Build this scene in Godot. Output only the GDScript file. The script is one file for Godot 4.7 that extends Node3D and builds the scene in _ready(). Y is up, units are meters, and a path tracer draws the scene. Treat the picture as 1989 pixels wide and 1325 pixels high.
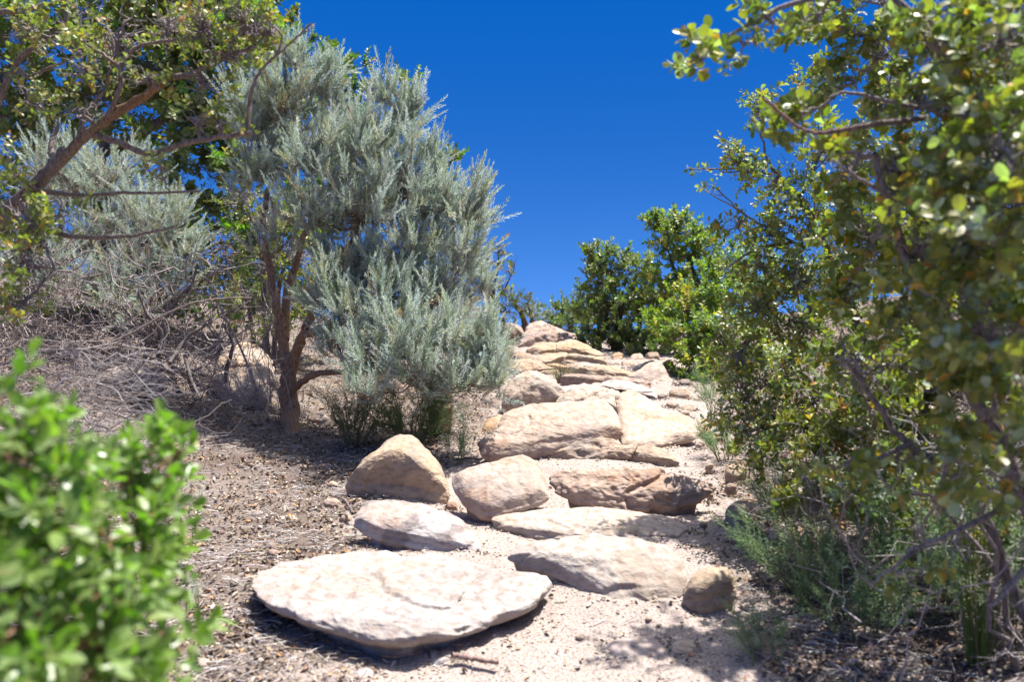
extends Node3D

# A stony hiking trail climbing between a silver sagebrush and scrub oaks.
var rng := RandomNumberGenerator.new()
var rough := FastNoiseLite.new()      # broad shapes
var fine := FastNoiseLite.new()       # small shapes
var ridge := FastNoiseLite.new()      # cracks and ledges
var stain := FastNoiseLite.new()      # colour patches
var used := {}
var M := {}
const EYE := Vector3(0, 1.3, 0)

# ---------- naming ----------
func numbered(called: String) -> String:
	if not used.has(called):
		used[called] = 0
		return called
	used[called] += 1
	return "%s_%03d" % [called, used[called]]

func thing(called: String, label: String, category: String, at: Vector3, group := "") -> Node3D:
	var o := Node3D.new()
	o.name = numbered(called)
	add_child(o)
	o.position = at
	tag(o, label, category, group)
	return o

func tag(o: Node, label: String, category: String, group := "", kind := "") -> void:
	o.set_meta("label", label)
	o.set_meta("category", category)
	if group: o.set_meta("group", group)
	if kind: o.set_meta("kind", kind)

func part(called: String, mesh: Mesh, mat: Material, parent: Node, stuff := false) -> MeshInstance3D:
	var o := MeshInstance3D.new()
	o.name = called
	o.mesh = mesh
	o.material_override = mat
	parent.add_child(o, true)
	if stuff: o.set_meta("kind", "stuff")
	return o

func rf(a: float, b: float) -> float:
	return rng.randf_range(a, b)

func rdir() -> Vector3:
	var y := rf(-1, 1)
	var a := rf(0, TAU)
	var r := sqrt(1 - y * y)
	return Vector3(r * cos(a), y, r * sin(a))

# ---------- materials ----------
func noise(freq: float, octaves: int, seed_: int, kind := FastNoiseLite.TYPE_SIMPLEX_SMOOTH) -> FastNoiseLite:
	var n := FastNoiseLite.new()
	n.noise_type = kind
	n.frequency = freq
	n.fractal_octaves = octaves
	n.seed = seed_
	return n

func noise_tex(n: FastNoiseLite, lo: Color, mid: Color, hi: Color, size := 1024, a := 0.3, b := 0.7) -> NoiseTexture2D:
	var t := NoiseTexture2D.new()
	t.width = size
	t.height = size
	t.seamless = true
	t.noise = n
	var g := Gradient.new()
	g.offsets = PackedFloat32Array([a, (a + b) * 0.5, b])
	g.colors = PackedColorArray([lo, mid, hi])
	t.color_ramp = g
	return t

func surface(rough_: float, spec := 0.3) -> StandardMaterial3D:
	var m := StandardMaterial3D.new()
	m.roughness = rough_
	m.metallic_specular = spec
	m.vertex_color_use_as_albedo = true
	m.cull_mode = BaseMaterial3D.CULL_DISABLED
	return m

func tri(m: StandardMaterial3D, scale: float, world := true) -> void:
	m.uv1_triplanar = true
	m.uv1_world_triplanar = world
	m.uv1_scale = Vector3.ONE * scale

func leaf_mat(through: Color, gloss: float, spec := 0.4) -> StandardMaterial3D:
	var m := surface(gloss, spec)
	m.backlight_enabled = true
	m.backlight = through
	return m

func make_materials() -> void:
	var g := surface(0.95, 0.15)
	g.albedo_texture = noise_tex(noise(0.05, 6, 3), Color(0.72, 0.68, 0.65), Color(0.93, 0.92, 0.91), Color(1, 1, 1))
	g.heightmap_enabled = true
	g.heightmap_texture = noise_tex(noise(0.045, 6, 8), Color.BLACK, Color(0.5, 0.5, 0.5), Color.WHITE, 1024, 0.15, 0.85)
	g.heightmap_scale = 0.13
	tri(g, 1.6)
	M.ground = g
	var s := surface(0.85, 0.25)
	s.albedo_texture = noise_tex(noise(0.012, 7, 12), Color(0.86, 0.82, 0.79), Color(0.97, 0.96, 0.95), Color(1, 1, 1), 1024, 0.22, 0.65)
	s.heightmap_enabled = true
	var chiselled := noise(0.011, 6, 5)
	chiselled.fractal_type = FastNoiseLite.FRACTAL_RIDGED
	s.heightmap_texture = noise_tex(chiselled, Color.BLACK, Color(0.5, 0.5, 0.5), Color.WHITE, 1024, 0.15, 0.85)
	s.heightmap_scale = 0.35
	tri(s, 2.1)
	s.uv1_scale = Vector3(1.7, 2.9, 1.7)
	M.stone = s
	var b := surface(0.9, 0.2)
	var bn := noise(0.02, 5, 21)
	b.albedo_texture = noise_tex(bn, Color(0.62, 0.6, 0.58), Color(0.9, 0.88, 0.86), Color(1, 1, 1), 512)
	b.heightmap_enabled = true
	b.heightmap_texture = noise_tex(bn, Color.BLACK, Color(0.5, 0.5, 0.5), Color.WHITE, 512, 0.2, 0.8)
	b.heightmap_scale = 0.08
	tri(b, 9.0)
	b.uv1_scale = Vector3(14, 2.2, 14)
	M.bark = b
	M.twig = surface(0.8, 0.25)
	M.sage = leaf_mat(Color(0.72, 0.78, 0.7), 0.55, 0.4)
	M.oak = leaf_mat(Color(0.82, 0.95, 0.42), 0.42, 0.5)
	M.manzanita = leaf_mat(Color(0.8, 1.0, 0.4), 0.36, 0.55)
	M.herb = leaf_mat(Color(0.6, 0.7, 0.4), 0.6, 0.35)
	M.litter = surface(0.85, 0.25)

# ---------- the lie of the land ----------
func slope(d: float) -> float:
	if d < 0: return 0.12 * d
	if d < 7.0: return 0.2 * d
	var e := d - 7.0
	return 1.4 + 0.2 * e / (1 + e * 0.16) - 0.012 * maxf(0, d - 14)

func land(x: float, z: float) -> float:
	var d := -z
	var h := slope(d)
	var l := maxf(0, -1.0 - x)
	h += 0.24 * l * l / (l + 0.3) / (1 + 0.06 * l)
	var r := maxf(0, x - (0.95 + 0.06 * d))
	h += 0.22 * r * r / (r + 0.3) / (1 + 0.06 * r)
	for m in BANKED:
		var ax: float = x - m[0]
		var az: float = z - m[1]
		var q: float = (ax * ax + az * az) / (m[2] * m[2])
		if q < 4.0: h += 0.022 * exp(-q * 1.2)
	h += 0.03 * rough.get_noise_2d(x * 14, z * 14) + 0.012 * fine.get_noise_2d(x * 9, z * 9)
	return h - 0.012

func curve_at(keys: Array, d: float) -> float:
	for i in keys.size() - 1:
		if d < keys[i + 1][0]:
			return lerpf(keys[i][1], keys[i + 1][1], clampf((d - keys[i][0]) / (keys[i + 1][0] - keys[i][0]), 0, 1))
	return keys[-1][1]

const EDGE_A := [[0, -0.5], [2.6, -0.55], [3.4, -0.62], [4.2, -0.55], [5.0, -0.2], [7.0, 0.0], [12, 0.1]]
const EDGE_B := [[0, 0.6], [2.6, 0.72], [4.0, 0.92], [6.0, 1.3], [8.0, 1.55], [12, 1.6]]

func sand(x: float, z: float) -> float:      # 1 on the trodden sand, 0 on the litter
	var w := 0.16 * rough.get_noise_2d(x * 30, z * 30) + 0.10 * fine.get_noise_2d(x * 12, z * 12)
	return smoothstep(-0.14, 0.14, x + w - curve_at(EDGE_A, -z)) * (1 - smoothstep(-0.12, 0.16, x + w - curve_at(EDGE_B, -z)))

func lines(fine_from: float, fine_to: float, step: float, lo: float, hi: float, grow_: float) -> PackedFloat32Array:
	var out: Array = []
	var p := fine_from
	var s := step
	while p > lo:
		s *= grow_
		p -= s
		out.push_front(p)
	p = fine_from
	while p < fine_to:
		out.append(p)
		p += step
	s = step
	while p < hi:
		out.append(p)
		s *= grow_
		p += s
	out.append(p)
	return PackedFloat32Array(out)

func make_ground() -> void:
	var xs := lines(-2.6, 2.4, 0.03, -160, 160, 1.14)
	var ds := lines(2.1, 8.0, 0.03, -60, 400, 1.08)
	var V := PackedVector3Array()
	var C := PackedColorArray()
	var I := PackedInt32Array()
	var sandc := Color(0.36, 0.305, 0.28)
	var soil := Color(0.135, 0.104, 0.09)
	var pale := Color(0.215, 0.18, 0.163)
	for d in ds:
		for x in xs:
			V.append(Vector3(x, land(x, -d), -d))
			var c: Color = soil.lerp(pale, clampf(0.5 + 0.9 * stain.get_noise_2d(x * 40, d * 40), 0, 1))
			c = c.lerp(sandc, sand(x, -d))
			C.append(c * (1.0 + 0.10 * stain.get_noise_2d(x * 90 + 300, d * 90)))
	var w := xs.size()
	for j in ds.size() - 1:
		for i in w - 1:
			var a := j * w + i
			I.append_array(PackedInt32Array([a, a + w, a + 1, a + 1, a + w, a + w + 1]))
	var o := MeshInstance3D.new()
	o.name = "ground"
	o.mesh = mesh_of(V, C, I, Vector3(0, -1000, 0))
	o.material_override = M.ground
	o.set_meta("kind", "structure")
	add_child(o)

# smooth normals turned away from a point inside
func mesh_of(V: PackedVector3Array, C: PackedColorArray, I: PackedInt32Array, inside: Vector3) -> ArrayMesh:
	var N := PackedVector3Array()
	N.resize(V.size())
	for k in range(0, I.size(), 3):
		var n := (V[I[k + 2]] - V[I[k]]).cross(V[I[k + 1]] - V[I[k]])
		N[I[k]] += n
		N[I[k + 1]] += n
		N[I[k + 2]] += n
	var s := 0.0
	for k in V.size():
		N[k] = N[k].normalized()
		s += N[k].dot((V[k] - inside).normalized())
	if s < 0:
		for k in V.size(): N[k] = -N[k]
		for k in range(0, I.size(), 3):
			var q := I[k]
			I[k] = I[k + 1]
			I[k + 1] = q
	var A := []
	A.resize(Mesh.ARRAY_MAX)
	A[Mesh.ARRAY_VERTEX] = V
	A[Mesh.ARRAY_NORMAL] = N
	A[Mesh.ARRAY_COLOR] = C
	A[Mesh.ARRAY_INDEX] = I
	var m := ArrayMesh.new()
	m.add_surface_from_arrays(Mesh.PRIMITIVE_TRIANGLES, A)
	return m

# ---------- stones ----------
const TONES := {
	"pale": [Color(0.345, 0.317, 0.31), Color(0.345, 0.285, 0.248), Color(0.305, 0.282, 0.277)],
	"cream": [Color(0.413, 0.344, 0.293), Color(0.385, 0.282, 0.207), Color(0.303, 0.269, 0.241)],
	"peach": [Color(0.403, 0.326, 0.269), Color(0.370, 0.262, 0.189), Color(0.349, 0.289, 0.256)],
	"tan": [Color(0.376, 0.295, 0.214), Color(0.369, 0.244, 0.148), Color(0.266, 0.229, 0.192)],
	"sandy": [Color(0.372, 0.317, 0.282), Color(0.365, 0.296, 0.235), Color(0.303, 0.276, 0.255)],
	"grey": [Color(0.37, 0.33, 0.305), Color(0.33, 0.27, 0.225), Color(0.245, 0.22, 0.205)],
	"rust": [Color(0.344, 0.267, 0.213), Color(0.328, 0.213, 0.148), Color(0.238, 0.205, 0.193)],
	"blotch": [Color(0.42, 0.385, 0.375), Color(0.37, 0.28, 0.235), Color(0.235, 0.20, 0.195)],
}

func cat(a: Vector4, b: Vector4, c: Vector4, d: Vector4, t: float) -> Vector4:
	return 0.5 * ((2.0 * b) + (c - a) * t + (2.0 * a - 5.0 * b + 4.0 * c - d) * t * t + (3.0 * b - a - 3.0 * c + d) * t * t * t)

func stone(called: String, label: String, group: String, at: Vector3, q: Array, under: float, dome: float, edge: float, amp: float, tone: String) -> void:
	var n := q.size() / 4
	var R: Array = []
	for k in n: R.append(Vector4(q[k * 4], q[k * 4 + 1], q[k * 4 + 2], q[k * 4 + 3]))
	var mid := Vector3.ZERO
	var size := 0.0
	for r in R: mid += Vector3(r.x, r.y, r.z) / n
	for r in R: size = maxf(size, Vector3(r.x - mid.x, r.y - mid.y, r.z - mid.z).length())
	var up := Vector3.ZERO
	for k in n:
		var a: Vector4 = R[k]
		var b: Vector4 = R[(k + 1) % n]
		up += (Vector3(a.x, a.y, a.z) - mid).cross(Vector3(b.x, b.y, b.z) - mid)
	up = up.normalized()
	if up.y < 0: up = -up
	var big := size > 0.14
	var around := clampi(int(size * 420), 36, 200)
	var ring := clampi(int(size * 100), 8, 44)
	var side := clampi(int(size * 55), 6, 18)
	var V := PackedVector3Array()
	var C := PackedColorArray()
	var I := PackedInt32Array()
	var rim: Array = []
	var jag := rf(0, 400)
	for k in around:
		var t := float(k) * n / around
		var i := int(t)
		var v4: Vector4 = cat(R[(i + n - 1) % n], R[i % n], R[(i + 1) % n], R[(i + 2) % n], t - i)
		v4 = v4.lerp(R[i % n].lerp(R[(i + 1) % n], t - i), 0.85)
		var out := Vector3(v4.x, v4.y, v4.z) - mid
		var chip := fine.get_noise_3d(v4.x * 9 + jag, v4.y * 9, v4.z * 9) * 0.7 + rough.get_noise_3d(v4.x * 70 - jag, 0, v4.z * 70)
		chip = clampf(chip * 2.0, -0.7, 0.3) * minf(0.014, size * 0.05) * amp
		out += out.normalized() * chip
		rim.append(Vector4(mid.x + out.x, mid.y + out.y, mid.z + out.z, v4.w))
	var lowest := 0.0
	V.append(mid + up * dome)
	for j in range(1, ring + 1):
		var t := pow(float(j) / ring, 0.8)
		for k in around:
			var r := Vector3(rim[k].x, rim[k].y, rim[k].z)
			var e := maxf(0, (t - 0.8) / 0.2)
			V.append(mid.lerp(r, t) + up * (dome * (1 - t * t) - edge * (e * e)))
	for j in range(1, side + 1):
		var s := float(j) / side
		for k in around:
			var r := Vector3(rim[k].x, rim[k].y, rim[k].z)
			var inward := mid - r
			inward.y = 0
			var drop: float = rim[k].w
			var p := r - up * edge + Vector3.DOWN * (drop * s) + inward * (under * s * s * 0.6) - inward.normalized() * (minf(drop, 0.12) * 0.18 * sin(s * PI))
			V.append(p)
			lowest = minf(lowest, p.y)
	# a buried foot below the visible wall
	for f in 2:
		for k in around:
			var p := V[V.size() - around]
			var c := Vector3(mid.x, p.y, mid.z)
			V.append(p.lerp(c, 0.06 + 0.1 * f) + Vector3.DOWN * (0.05 + 0.4 * size * (0.25 + 0.5 * f)))
	V.append(Vector3(mid.x, mid.y - size * 0.9, mid.z))
	var rows := (V.size() - 2) / around
	for k in around:
		I.append_array(PackedInt32Array([0, 1 + k, 1 + (k + 1) % around]))
	for j in rows - 1:
		for k in around:
			var a := 1 + j * around + k
			var b := 1 + j * around + (k + 1) % around
			I.append_array(PackedInt32Array([a, a + around, b, b, a + around, b + around]))
	for k in around:
		var a := 1 + (rows - 1) * around
		I.append_array(PackedInt32Array([a + k, V.size() - 1, a + (k + 1) % around]))
	var core := mid - up * (size * 0.35)
	var tones: Array = TONES[tone]
	var w := rf(0, 500)
	var hue := Color(rf(1.0, 1.05), 1.0, rf(0.95, 1.04)) * rf(0.93, 1.05)
	var a1 := 0.055 * size * amp
	var a2 := 0.012 * amp * clampf(size * 3.0, 0.35, 1.0)
	for k in V.size():
		var p := V[k]
		var o := (p - core).normalized()
		var lumps := 5.0 * rough.get_noise_3d((p.x + w) * 26, p.y * 40, (p.z + w) * 26)
		lumps = (floorf(lumps) + smoothstep(0.25, 0.75, lumps - floorf(lumps))) / 5.0
		var h := a1 * 1.3 * lumps + a2 * fine.get_noise_3d((p.x + w) * 13, p.y * 18, p.z * 13)
		var cr := 1.0 - absf(ridge.get_noise_3d((p.x + w) * 13, (p.y - p.x * 0.35) * 26, p.z * 18))
		h -= a2 * 1.3 * smoothstep(0.93, 0.99, cr)
		var facet := 1.0 - absf(ridge.get_noise_3d((p.x - w) * 9, p.y * 12 + w, p.z * 9))
		h += a1 * 0.9 * (facet - 0.75)
		V[k] = p + o * h
		var s1 := stain.get_noise_3d(p.x * 34 + w, p.y * 60, p.z * 34)
		if tone == "pale" or tone == "cream": s1 = stain.get_noise_3d(p.x * 14 + p.z * 8 + w, p.y * 110, p.z * 95 - p.x * 16)
		var s2 := stain.get_noise_3d(p.x * 46 - w, p.y * 46, p.z * 46 + w)
		var c: Color = tones[0]
		c = c.lerp(tones[1], smoothstep(0.08, 0.30, s1) * 0.7)
		if tone == "blotch":
			c = c.lerp(tones[2], smoothstep(-0.04, 0.06, stain.get_noise_3d(p.x * 80 - w, p.y * 80, p.z * 80 + w)) * 0.9)
		else:
			c = c.lerp(tones[2], smoothstep(0.16, 0.36, s2) * 0.7)
		var grime := smoothstep(0.30, 0.42, stain.get_noise_3d(p.x * 26 + w, p.y * 80 + w, p.z * 110)) * 0.35
		c = c.lerp(Color(0.22, 0.19, 0.175), grime)
		C.append(c * hue * (1.0 + 0.07 * fine.get_noise_3d(p.x * 22, p.y * 50 + w, p.z * 22)))
	var m := mesh_of(V, C, I, core)
	var o := MeshInstance3D.new()
	o.name = numbered(called)
	o.mesh = m
	o.material_override = M.stone
	o.position = at
	add_child(o)
	tag(o, label, "rock" if called != "cobble" else "pebble", group)

const STONES := [
	["slab_stone", "broad pale slab, widest of the trail stones, dark hollow under its edge", "", Vector3(-0.368,0.597,-2.985), [-0.447,0.081,-0.035,0.03,-0.452,0.102,-0.142,0.03,-0.418,0.122,-0.239,0.03,-0.318,0.133,-0.295,0.03,-0.168,0.146,-0.362,0.03,0.017,0.14,-0.333,0.03,0.201,0.125,-0.258,0.03,0.377,0.107,-0.168,0.03,0.472,0.097,-0.117,0.044,0.488,0.087,-0.067,0.074,0.46,0.067,0.035,0.071,0.376,0.048,0.131,0.063,0.286,0.034,0.2,0.058,0.198,0.024,0.247,0.057,0.114,0.016,0.292,0.053,0.028,0.013,0.304,0.053,-0.065,0.019,0.273,0.054,-0.164,0.031,0.214,0.055,-0.25,0.041,0.166,0.056,-0.333,0.052,0.11,0.051,-0.402,0.065,0.043,0.039], 0.42, 0.005, 0.006, 0.9, "pale"],
	["trail_stone", "long white stone blotched with mauve stains, behind the broad pale slab", "", Vector3(-0.345,0.711,-3.557), [-0.258,0.109,-0.024,0.05,-0.237,0.17,-0.105,0.05,-0.124,0.178,-0.116,0.05,-0.002,0.163,-0.095,0.05,0.1,0.141,-0.066,0.05,0.171,0.108,-0.022,0.05,0.222,0.064,0.036,0.05,0.231,0.027,0.086,0.05,0.196,0.011,0.107,0.05,0.092,0.024,0.09,0.05,-0.024,0.042,0.066,0.05,-0.142,0.064,0.036,0.05,-0.224,0.086,0.006,0.05], 0.35, 0.0231, 0.018, 0.6, "blotch"],
	["boulder", "rounded tan boulder half shaded by the sagebrush, beside the blotched white stone", "", Vector3(-0.492,0.835,-4.174), [-0.226,0.092,0.05,0.05,-0.204,0.134,-0.003,0.05,-0.149,0.183,-0.064,0.05,-0.084,0.234,-0.129,0.05,-0.023,0.263,-0.165,0.05,0.045,0.257,-0.156,0.05,0.107,0.208,-0.096,0.05,0.16,0.149,-0.022,0.058,0.197,0.096,0.045,0.073,0.211,0.048,0.105,0.067,0.167,0.04,0.114,0.067,0.08,0.06,0.09,0.072,-0.011,0.072,0.075,0.072,-0.1,0.072,0.075,0.059,-0.171,0.068,0.08,0.05], -0.05, 0.1, 0.024, 0.6, "tan"],
	["boulder", "smooth peach boulder with a shallow crease, between the shaded boulder and the sandy trail", "", Vector3(-0.046,0.781,-3.906), [-0.205,0.179,-0.039,0.05,-0.148,0.202,-0.067,0.05,-0.062,0.222,-0.09,0.05,0.025,0.248,-0.121,0.05,0.102,0.256,-0.13,0.05,0.157,0.226,-0.095,0.05,0.187,0.161,-0.019,0.05,0.192,0.103,0.05,0.05,0.145,0.081,0.076,0.05,0.058,0.062,0.098,0.05,-0.021,0.041,0.123,0.05,-0.087,0.048,0.115,0.05,-0.151,0.084,0.072,0.05,-0.192,0.123,0.026,0.05], 0.45, 0.0273, 0.018, 0.5, "peach"],
	["step_stone", "flat sandy step flush with the trail, chipped at one corner", "", Vector3(0.3,0.749,-3.746), [-0.382,0.043,-0.02,0.05,-0.35,0.07,-0.121,0.05,-0.192,0.075,-0.138,0.05,0.007,0.076,-0.144,0.05,0.2,0.064,-0.098,0.05,0.347,0.046,-0.031,0.05,0.396,0.023,0.055,0.05,0.331,0.003,0.126,0.05,0.17,0.003,0.126,0.05,-0.015,0.003,0.126,0.05,-0.198,0.014,0.086,0.05,-0.315,0.028,0.034,0.05], 0.2, 0.0021, 0.0072, 0.6, "sandy"],
	["boulder", "big grey-fronted boulder set in sand beside the broad pale slab", "", Vector3(0.303,0.639,-3.196), [-0.321,0.104,-0.048,0.02,-0.293,0.13,-0.09,0.02,-0.184,0.151,-0.124,0.02,-0.02,0.162,-0.141,0.02,0.141,0.151,-0.124,0.02,0.253,0.126,-0.083,0.02,0.284,0.088,-0.021,0.02,0.275,0.046,0.047,0.02,0.239,0.008,0.108,0.02,0.156,-0.017,0.147,0.02,0.056,-0.023,0.156,0.02,-0.034,-0.002,0.123,0.02,-0.103,0.033,0.067,0.02,-0.179,0.069,0.009,0.02,-0.269,0.09,-0.026,0.02], 0.12, 0.035, 0.018, 0.7, "grey"],
	["boulder", "small egg-shaped boulder leaning on the big grey-fronted boulder", "", Vector3(0.64,0.61,-3.051), [-0.089,0.047,0.024,0.05,-0.073,0.081,-0.007,0.05,-0.036,0.109,-0.033,0.05,0.017,0.122,-0.044,0.05,0.066,0.116,-0.039,0.05,0.086,0.091,-0.016,0.05,0.075,0.06,0.012,0.05,0.034,0.044,0.026,0.05,-0.018,0.033,0.036,0.05,-0.063,0.028,0.041,0.05], 0.1, 0.0322, 0.012, 1.0, "tan"],
	["step_stone", "rugged tan step stone split by a crack, spanning the trail", "", Vector3(0.494,0.789,-3.945), [-0.361,0.158,-0.035,0.05,-0.309,0.176,-0.05,0.05,-0.105,0.182,-0.056,0.05,0.074,0.182,-0.056,0.05,0.224,0.158,-0.035,0.05,0.333,0.132,-0.012,0.05,0.356,0.107,0.01,0.05,0.299,0.085,0.029,0.05,0.158,0.06,0.05,0.05,0.032,0.044,0.065,0.05,-0.116,0.06,0.05,0.05,-0.264,0.081,0.032,0.05,-0.322,0.111,0.006,0.05], 0.35, 0.0182, 0.009, 1.2, "rust"],
	["step_stone", "humped tan step stone with a pale crest, above the cracked step stone", "", Vector3(0.501,0.938,-4.688), [-0.312,0.055,0.012,0.05,-0.243,0.107,-0.041,0.05,-0.144,0.137,-0.07,0.05,-0.022,0.137,-0.07,0.05,0.095,0.102,-0.035,0.05,0.238,0.086,-0.02,0.05,0.297,0.05,0.017,0.05,0.315,0.014,0.053,0.05,0.144,0.019,0.048,0.05,-0.004,0.029,0.037,0.05,-0.123,0.024,0.043,0.05,-0.241,0.039,0.027,0.051], 0.05, 0.0182, 0.012, 1.1, "rust"],
	["boulder", "large smooth block-shaped boulder overhanging a brown hollow in mid trail", "", Vector3(0.166,0.956,-4.782), [-0.253,0.166,0.006,0.089,-0.202,0.237,-0.096,0.06,-0.108,0.271,-0.144,0.06,0.141,0.3,-0.186,0.06,0.327,0.306,-0.194,0.06,0.381,0.243,-0.104,0.06,0.391,0.16,0.014,0.094,0.216,0.123,0.067,0.098,0.063,0.102,0.097,0.103,-0.087,0.077,0.133,0.092,-0.221,0.057,0.162,0.091,-0.31,0.067,0.148,0.092,-0.339,0.102,0.097,0.093], 0.4, 0.0231, 0.015, 0.5, "peach"],
	["trail_stone", "tan stone tucked against the flank of the smooth block-shaped boulder", "", Vector3(-0.065,1.075,-5.373), [-0.111,-0.005,0.036,0.05,-0.079,0.059,-0.044,0.05,0.008,0.087,-0.079,0.05,0.088,0.068,-0.056,0.05,0.108,0.013,0.013,0.05,0.043,-0.023,0.058,0.05,-0.058,-0.035,0.073,0.05], 0.1, 0.0231, 0.012, 1.0, "tan"],
	["boulder", "humped cream boulder beside the sagebrush tips, above the block-shaped boulder", "", Vector3(0.139,1.174,-5.869), [-0.198,0.102,0.022,0.051,-0.161,0.197,-0.078,0.052,-0.072,0.248,-0.131,0.053,0.02,0.255,-0.139,0.053,0.095,0.204,-0.086,0.052,0.161,0.147,-0.026,0.052,0.211,0.098,0.026,0.051,0.192,0.044,0.083,0.051,0.043,0.024,0.105,0.051,-0.105,0.01,0.119,0.051,-0.186,0.024,0.105,0.051], 0.15, 0.1, 0.018, 1.0, "cream"],
	["boulder", "curved layered boulder wrapped round the back of the block-shaped boulder", "", Vector3(0.519,1.137,-5.687), [-0.264,0.121,-0.037,0.063,-0.186,0.182,-0.119,0.05,-0.027,0.206,-0.151,0.05,0.111,0.172,-0.105,0.05,0.173,0.1,-0.01,0.094,0.204,0.028,0.086,0.154,0.183,-0.01,0.137,0.165,0.118,0.028,0.086,0.123,0.028,0.054,0.052,0.093,-0.115,0.067,0.034,0.075,-0.224,0.074,0.025,0.062], 0.2, 0.0231, 0.018, 1.5, "cream"],
	["slab_stone", "smooth sloping slab with a chalk-white spot, at the trail edge", "", Vector3(0.768,1.033,-5.164), [-0.187,0.063,0.068,0.05,-0.177,0.181,-0.128,0.05,-0.17,0.256,-0.254,0.05,-0.073,0.282,-0.297,0.05,0.017,0.224,-0.201,0.05,0.103,0.163,-0.098,0.05,0.219,0.127,-0.038,0.05,0.253,0.069,0.058,0.05,0.201,0.03,0.124,0.05,0.084,0.008,0.16,0.05,0.026,-0.019,0.205,0.05,-0.115,-0.025,0.214,0.05,-0.182,-0.009,0.187,0.05], 0.45, 0.0133, 0.018, 0.5, "cream"],
	["slab_stone", "thin grey slab lying on the curved layered boulder", "", Vector3(0.628,1.27,-6.352), [-0.39,0.013,0.089,0.05,-0.262,0.058,-0.04,0.05,-0.089,0.094,-0.141,0.05,0.122,0.102,-0.163,0.05,0.281,0.082,-0.107,0.05,0.342,0.013,0.089,0.05,0.304,-0.009,0.152,0.05,0.181,0.035,0.025,0.05,0.028,0.066,-0.062,0.05,-0.184,0.035,0.025,0.05,-0.332,-0.002,0.131,0.05], 0.2, 0.0091, 0.009, 1.0, "sandy"],
	["step_stone", "low mauve step stone above the thin grey slab", "", Vector3(0.654,1.306,-6.528), [-0.304,0.089,-0.033,0.072,-0.277,0.105,-0.065,0.05,-0.067,0.097,-0.049,0.05,0.141,0.081,-0.017,0.05,0.285,0.057,0.031,0.057,0.245,0.033,0.078,0.057,0.091,0.049,0.047,0.064,-0.114,0.069,0.007,0.064], 0.05, 0.0091, 0.009, 1.3, "rust"],
	["step_stone", "narrow tan step stone behind the dry grass tuft", "", Vector3(0.601,1.413,-7.065), [-0.349,0.076,-0.051,0.07,-0.265,0.094,-0.092,0.05,-0.037,0.085,-0.072,0.05,0.187,0.062,-0.022,0.05,0.294,0.023,0.067,0.054,0.261,0.001,0.115,0.053,0.087,0.023,0.067,0.069,-0.178,0.058,-0.012,0.078], 0.05, 0.0091, 0.009, 1.3, "tan"],
	["step_stone", "thick grooved step stone under the crest boulder", "", Vector3(0.467,1.505,-7.572), [-0.297,0.018,0.08,0.05,-0.215,0.081,-0.046,0.05,-0.026,0.111,-0.106,0.05,0.169,0.096,-0.076,0.05,0.282,0.071,-0.027,0.075,0.286,0.042,0.032,0.083,0.112,0.047,0.022,0.091,-0.082,0.042,0.032,0.083,-0.23,0.013,0.089,0.058], 0.02, 0.0091, 0.012, 1.4, "tan"],
	["boulder", "great wedge-shaped boulder crowning the trail crest", "", Vector3(0.47,1.721,-9.161), [-0.402,0.029,0.052,0.1,-0.369,0.159,-0.185,0.1,-0.283,0.266,-0.379,0.1,-0.188,0.284,-0.412,0.1,-0.027,0.188,-0.238,0.1,0.217,0.084,-0.05,0.1,0.386,-0.047,0.19,0.108,0.427,-0.142,0.361,0.1,0.282,-0.142,0.361,0.1,0.101,-0.037,0.17,0.1,-0.144,-0.015,0.131,0.1], 0.3, 0.1, 0.018, 0.9, "peach"],
	["slab_stone", "thick slab jutting out below the great wedge-shaped boulder", "", Vector3(0.479,1.62,-8.332), [-0.362,0.055,-0.007,0.11,-0.314,0.106,-0.109,0.065,-0.127,0.117,-0.13,0.05,0.062,0.138,-0.171,0.05,0.238,0.076,-0.047,0.064,0.349,-0.014,0.132,0.099,0.286,-0.033,0.171,0.081,0.137,0.015,0.073,0.073,-0.043,0.035,0.034,0.091,-0.226,0.025,0.053,0.118], 0.5, 0.0182, 0.018, 0.9, "tan"],
	["boulder", "reddish boulder peering out behind the sagebrush, next to the great wedge-shaped boulder", "", Vector3(0,1.748,-9.409), [-0.137,0.11,-0.001,0.134,-0.086,0.211,-0.113,0.136,0.029,0.2,-0.101,0.136,0.123,0.166,-0.063,0.135,0.142,0.055,0.06,0.134,0.029,0.011,0.109,0.133,-0.099,0.011,0.109,0.133], 0.2, 0.12, 0.018, 1.0, "rust"],
	["boulder", "pointed tan boulder high on the slope behind the sagebrush", "", Vector3(-0.29,1.669,-8.717), [-0.137,0.192,0.059,0.19,-0.109,0.345,-0.058,0.193,-0.049,0.428,-0.123,0.194,0.026,0.365,-0.074,0.193,0.1,0.268,0.001,0.192,0.136,0.167,0.079,0.19,0.032,0.117,0.117,0.189], 0.1, 0.12, 0.018, 1.0, "tan"],
	["trail_stone", "small dark brown stone wedged beneath the jutting slab", "", Vector3(0.119,1.565,-7.951), [-0.121,0.023,-0.003,0.05,-0.08,0.073,-0.059,0.05,0.018,0.063,-0.048,0.05,0.114,0.003,0.018,0.05,0.103,-0.026,0.051,0.05,-0.034,-0.016,0.04,0.05], 0.1, 0.0182, 0.012, 1.0, "rust"],
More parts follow.
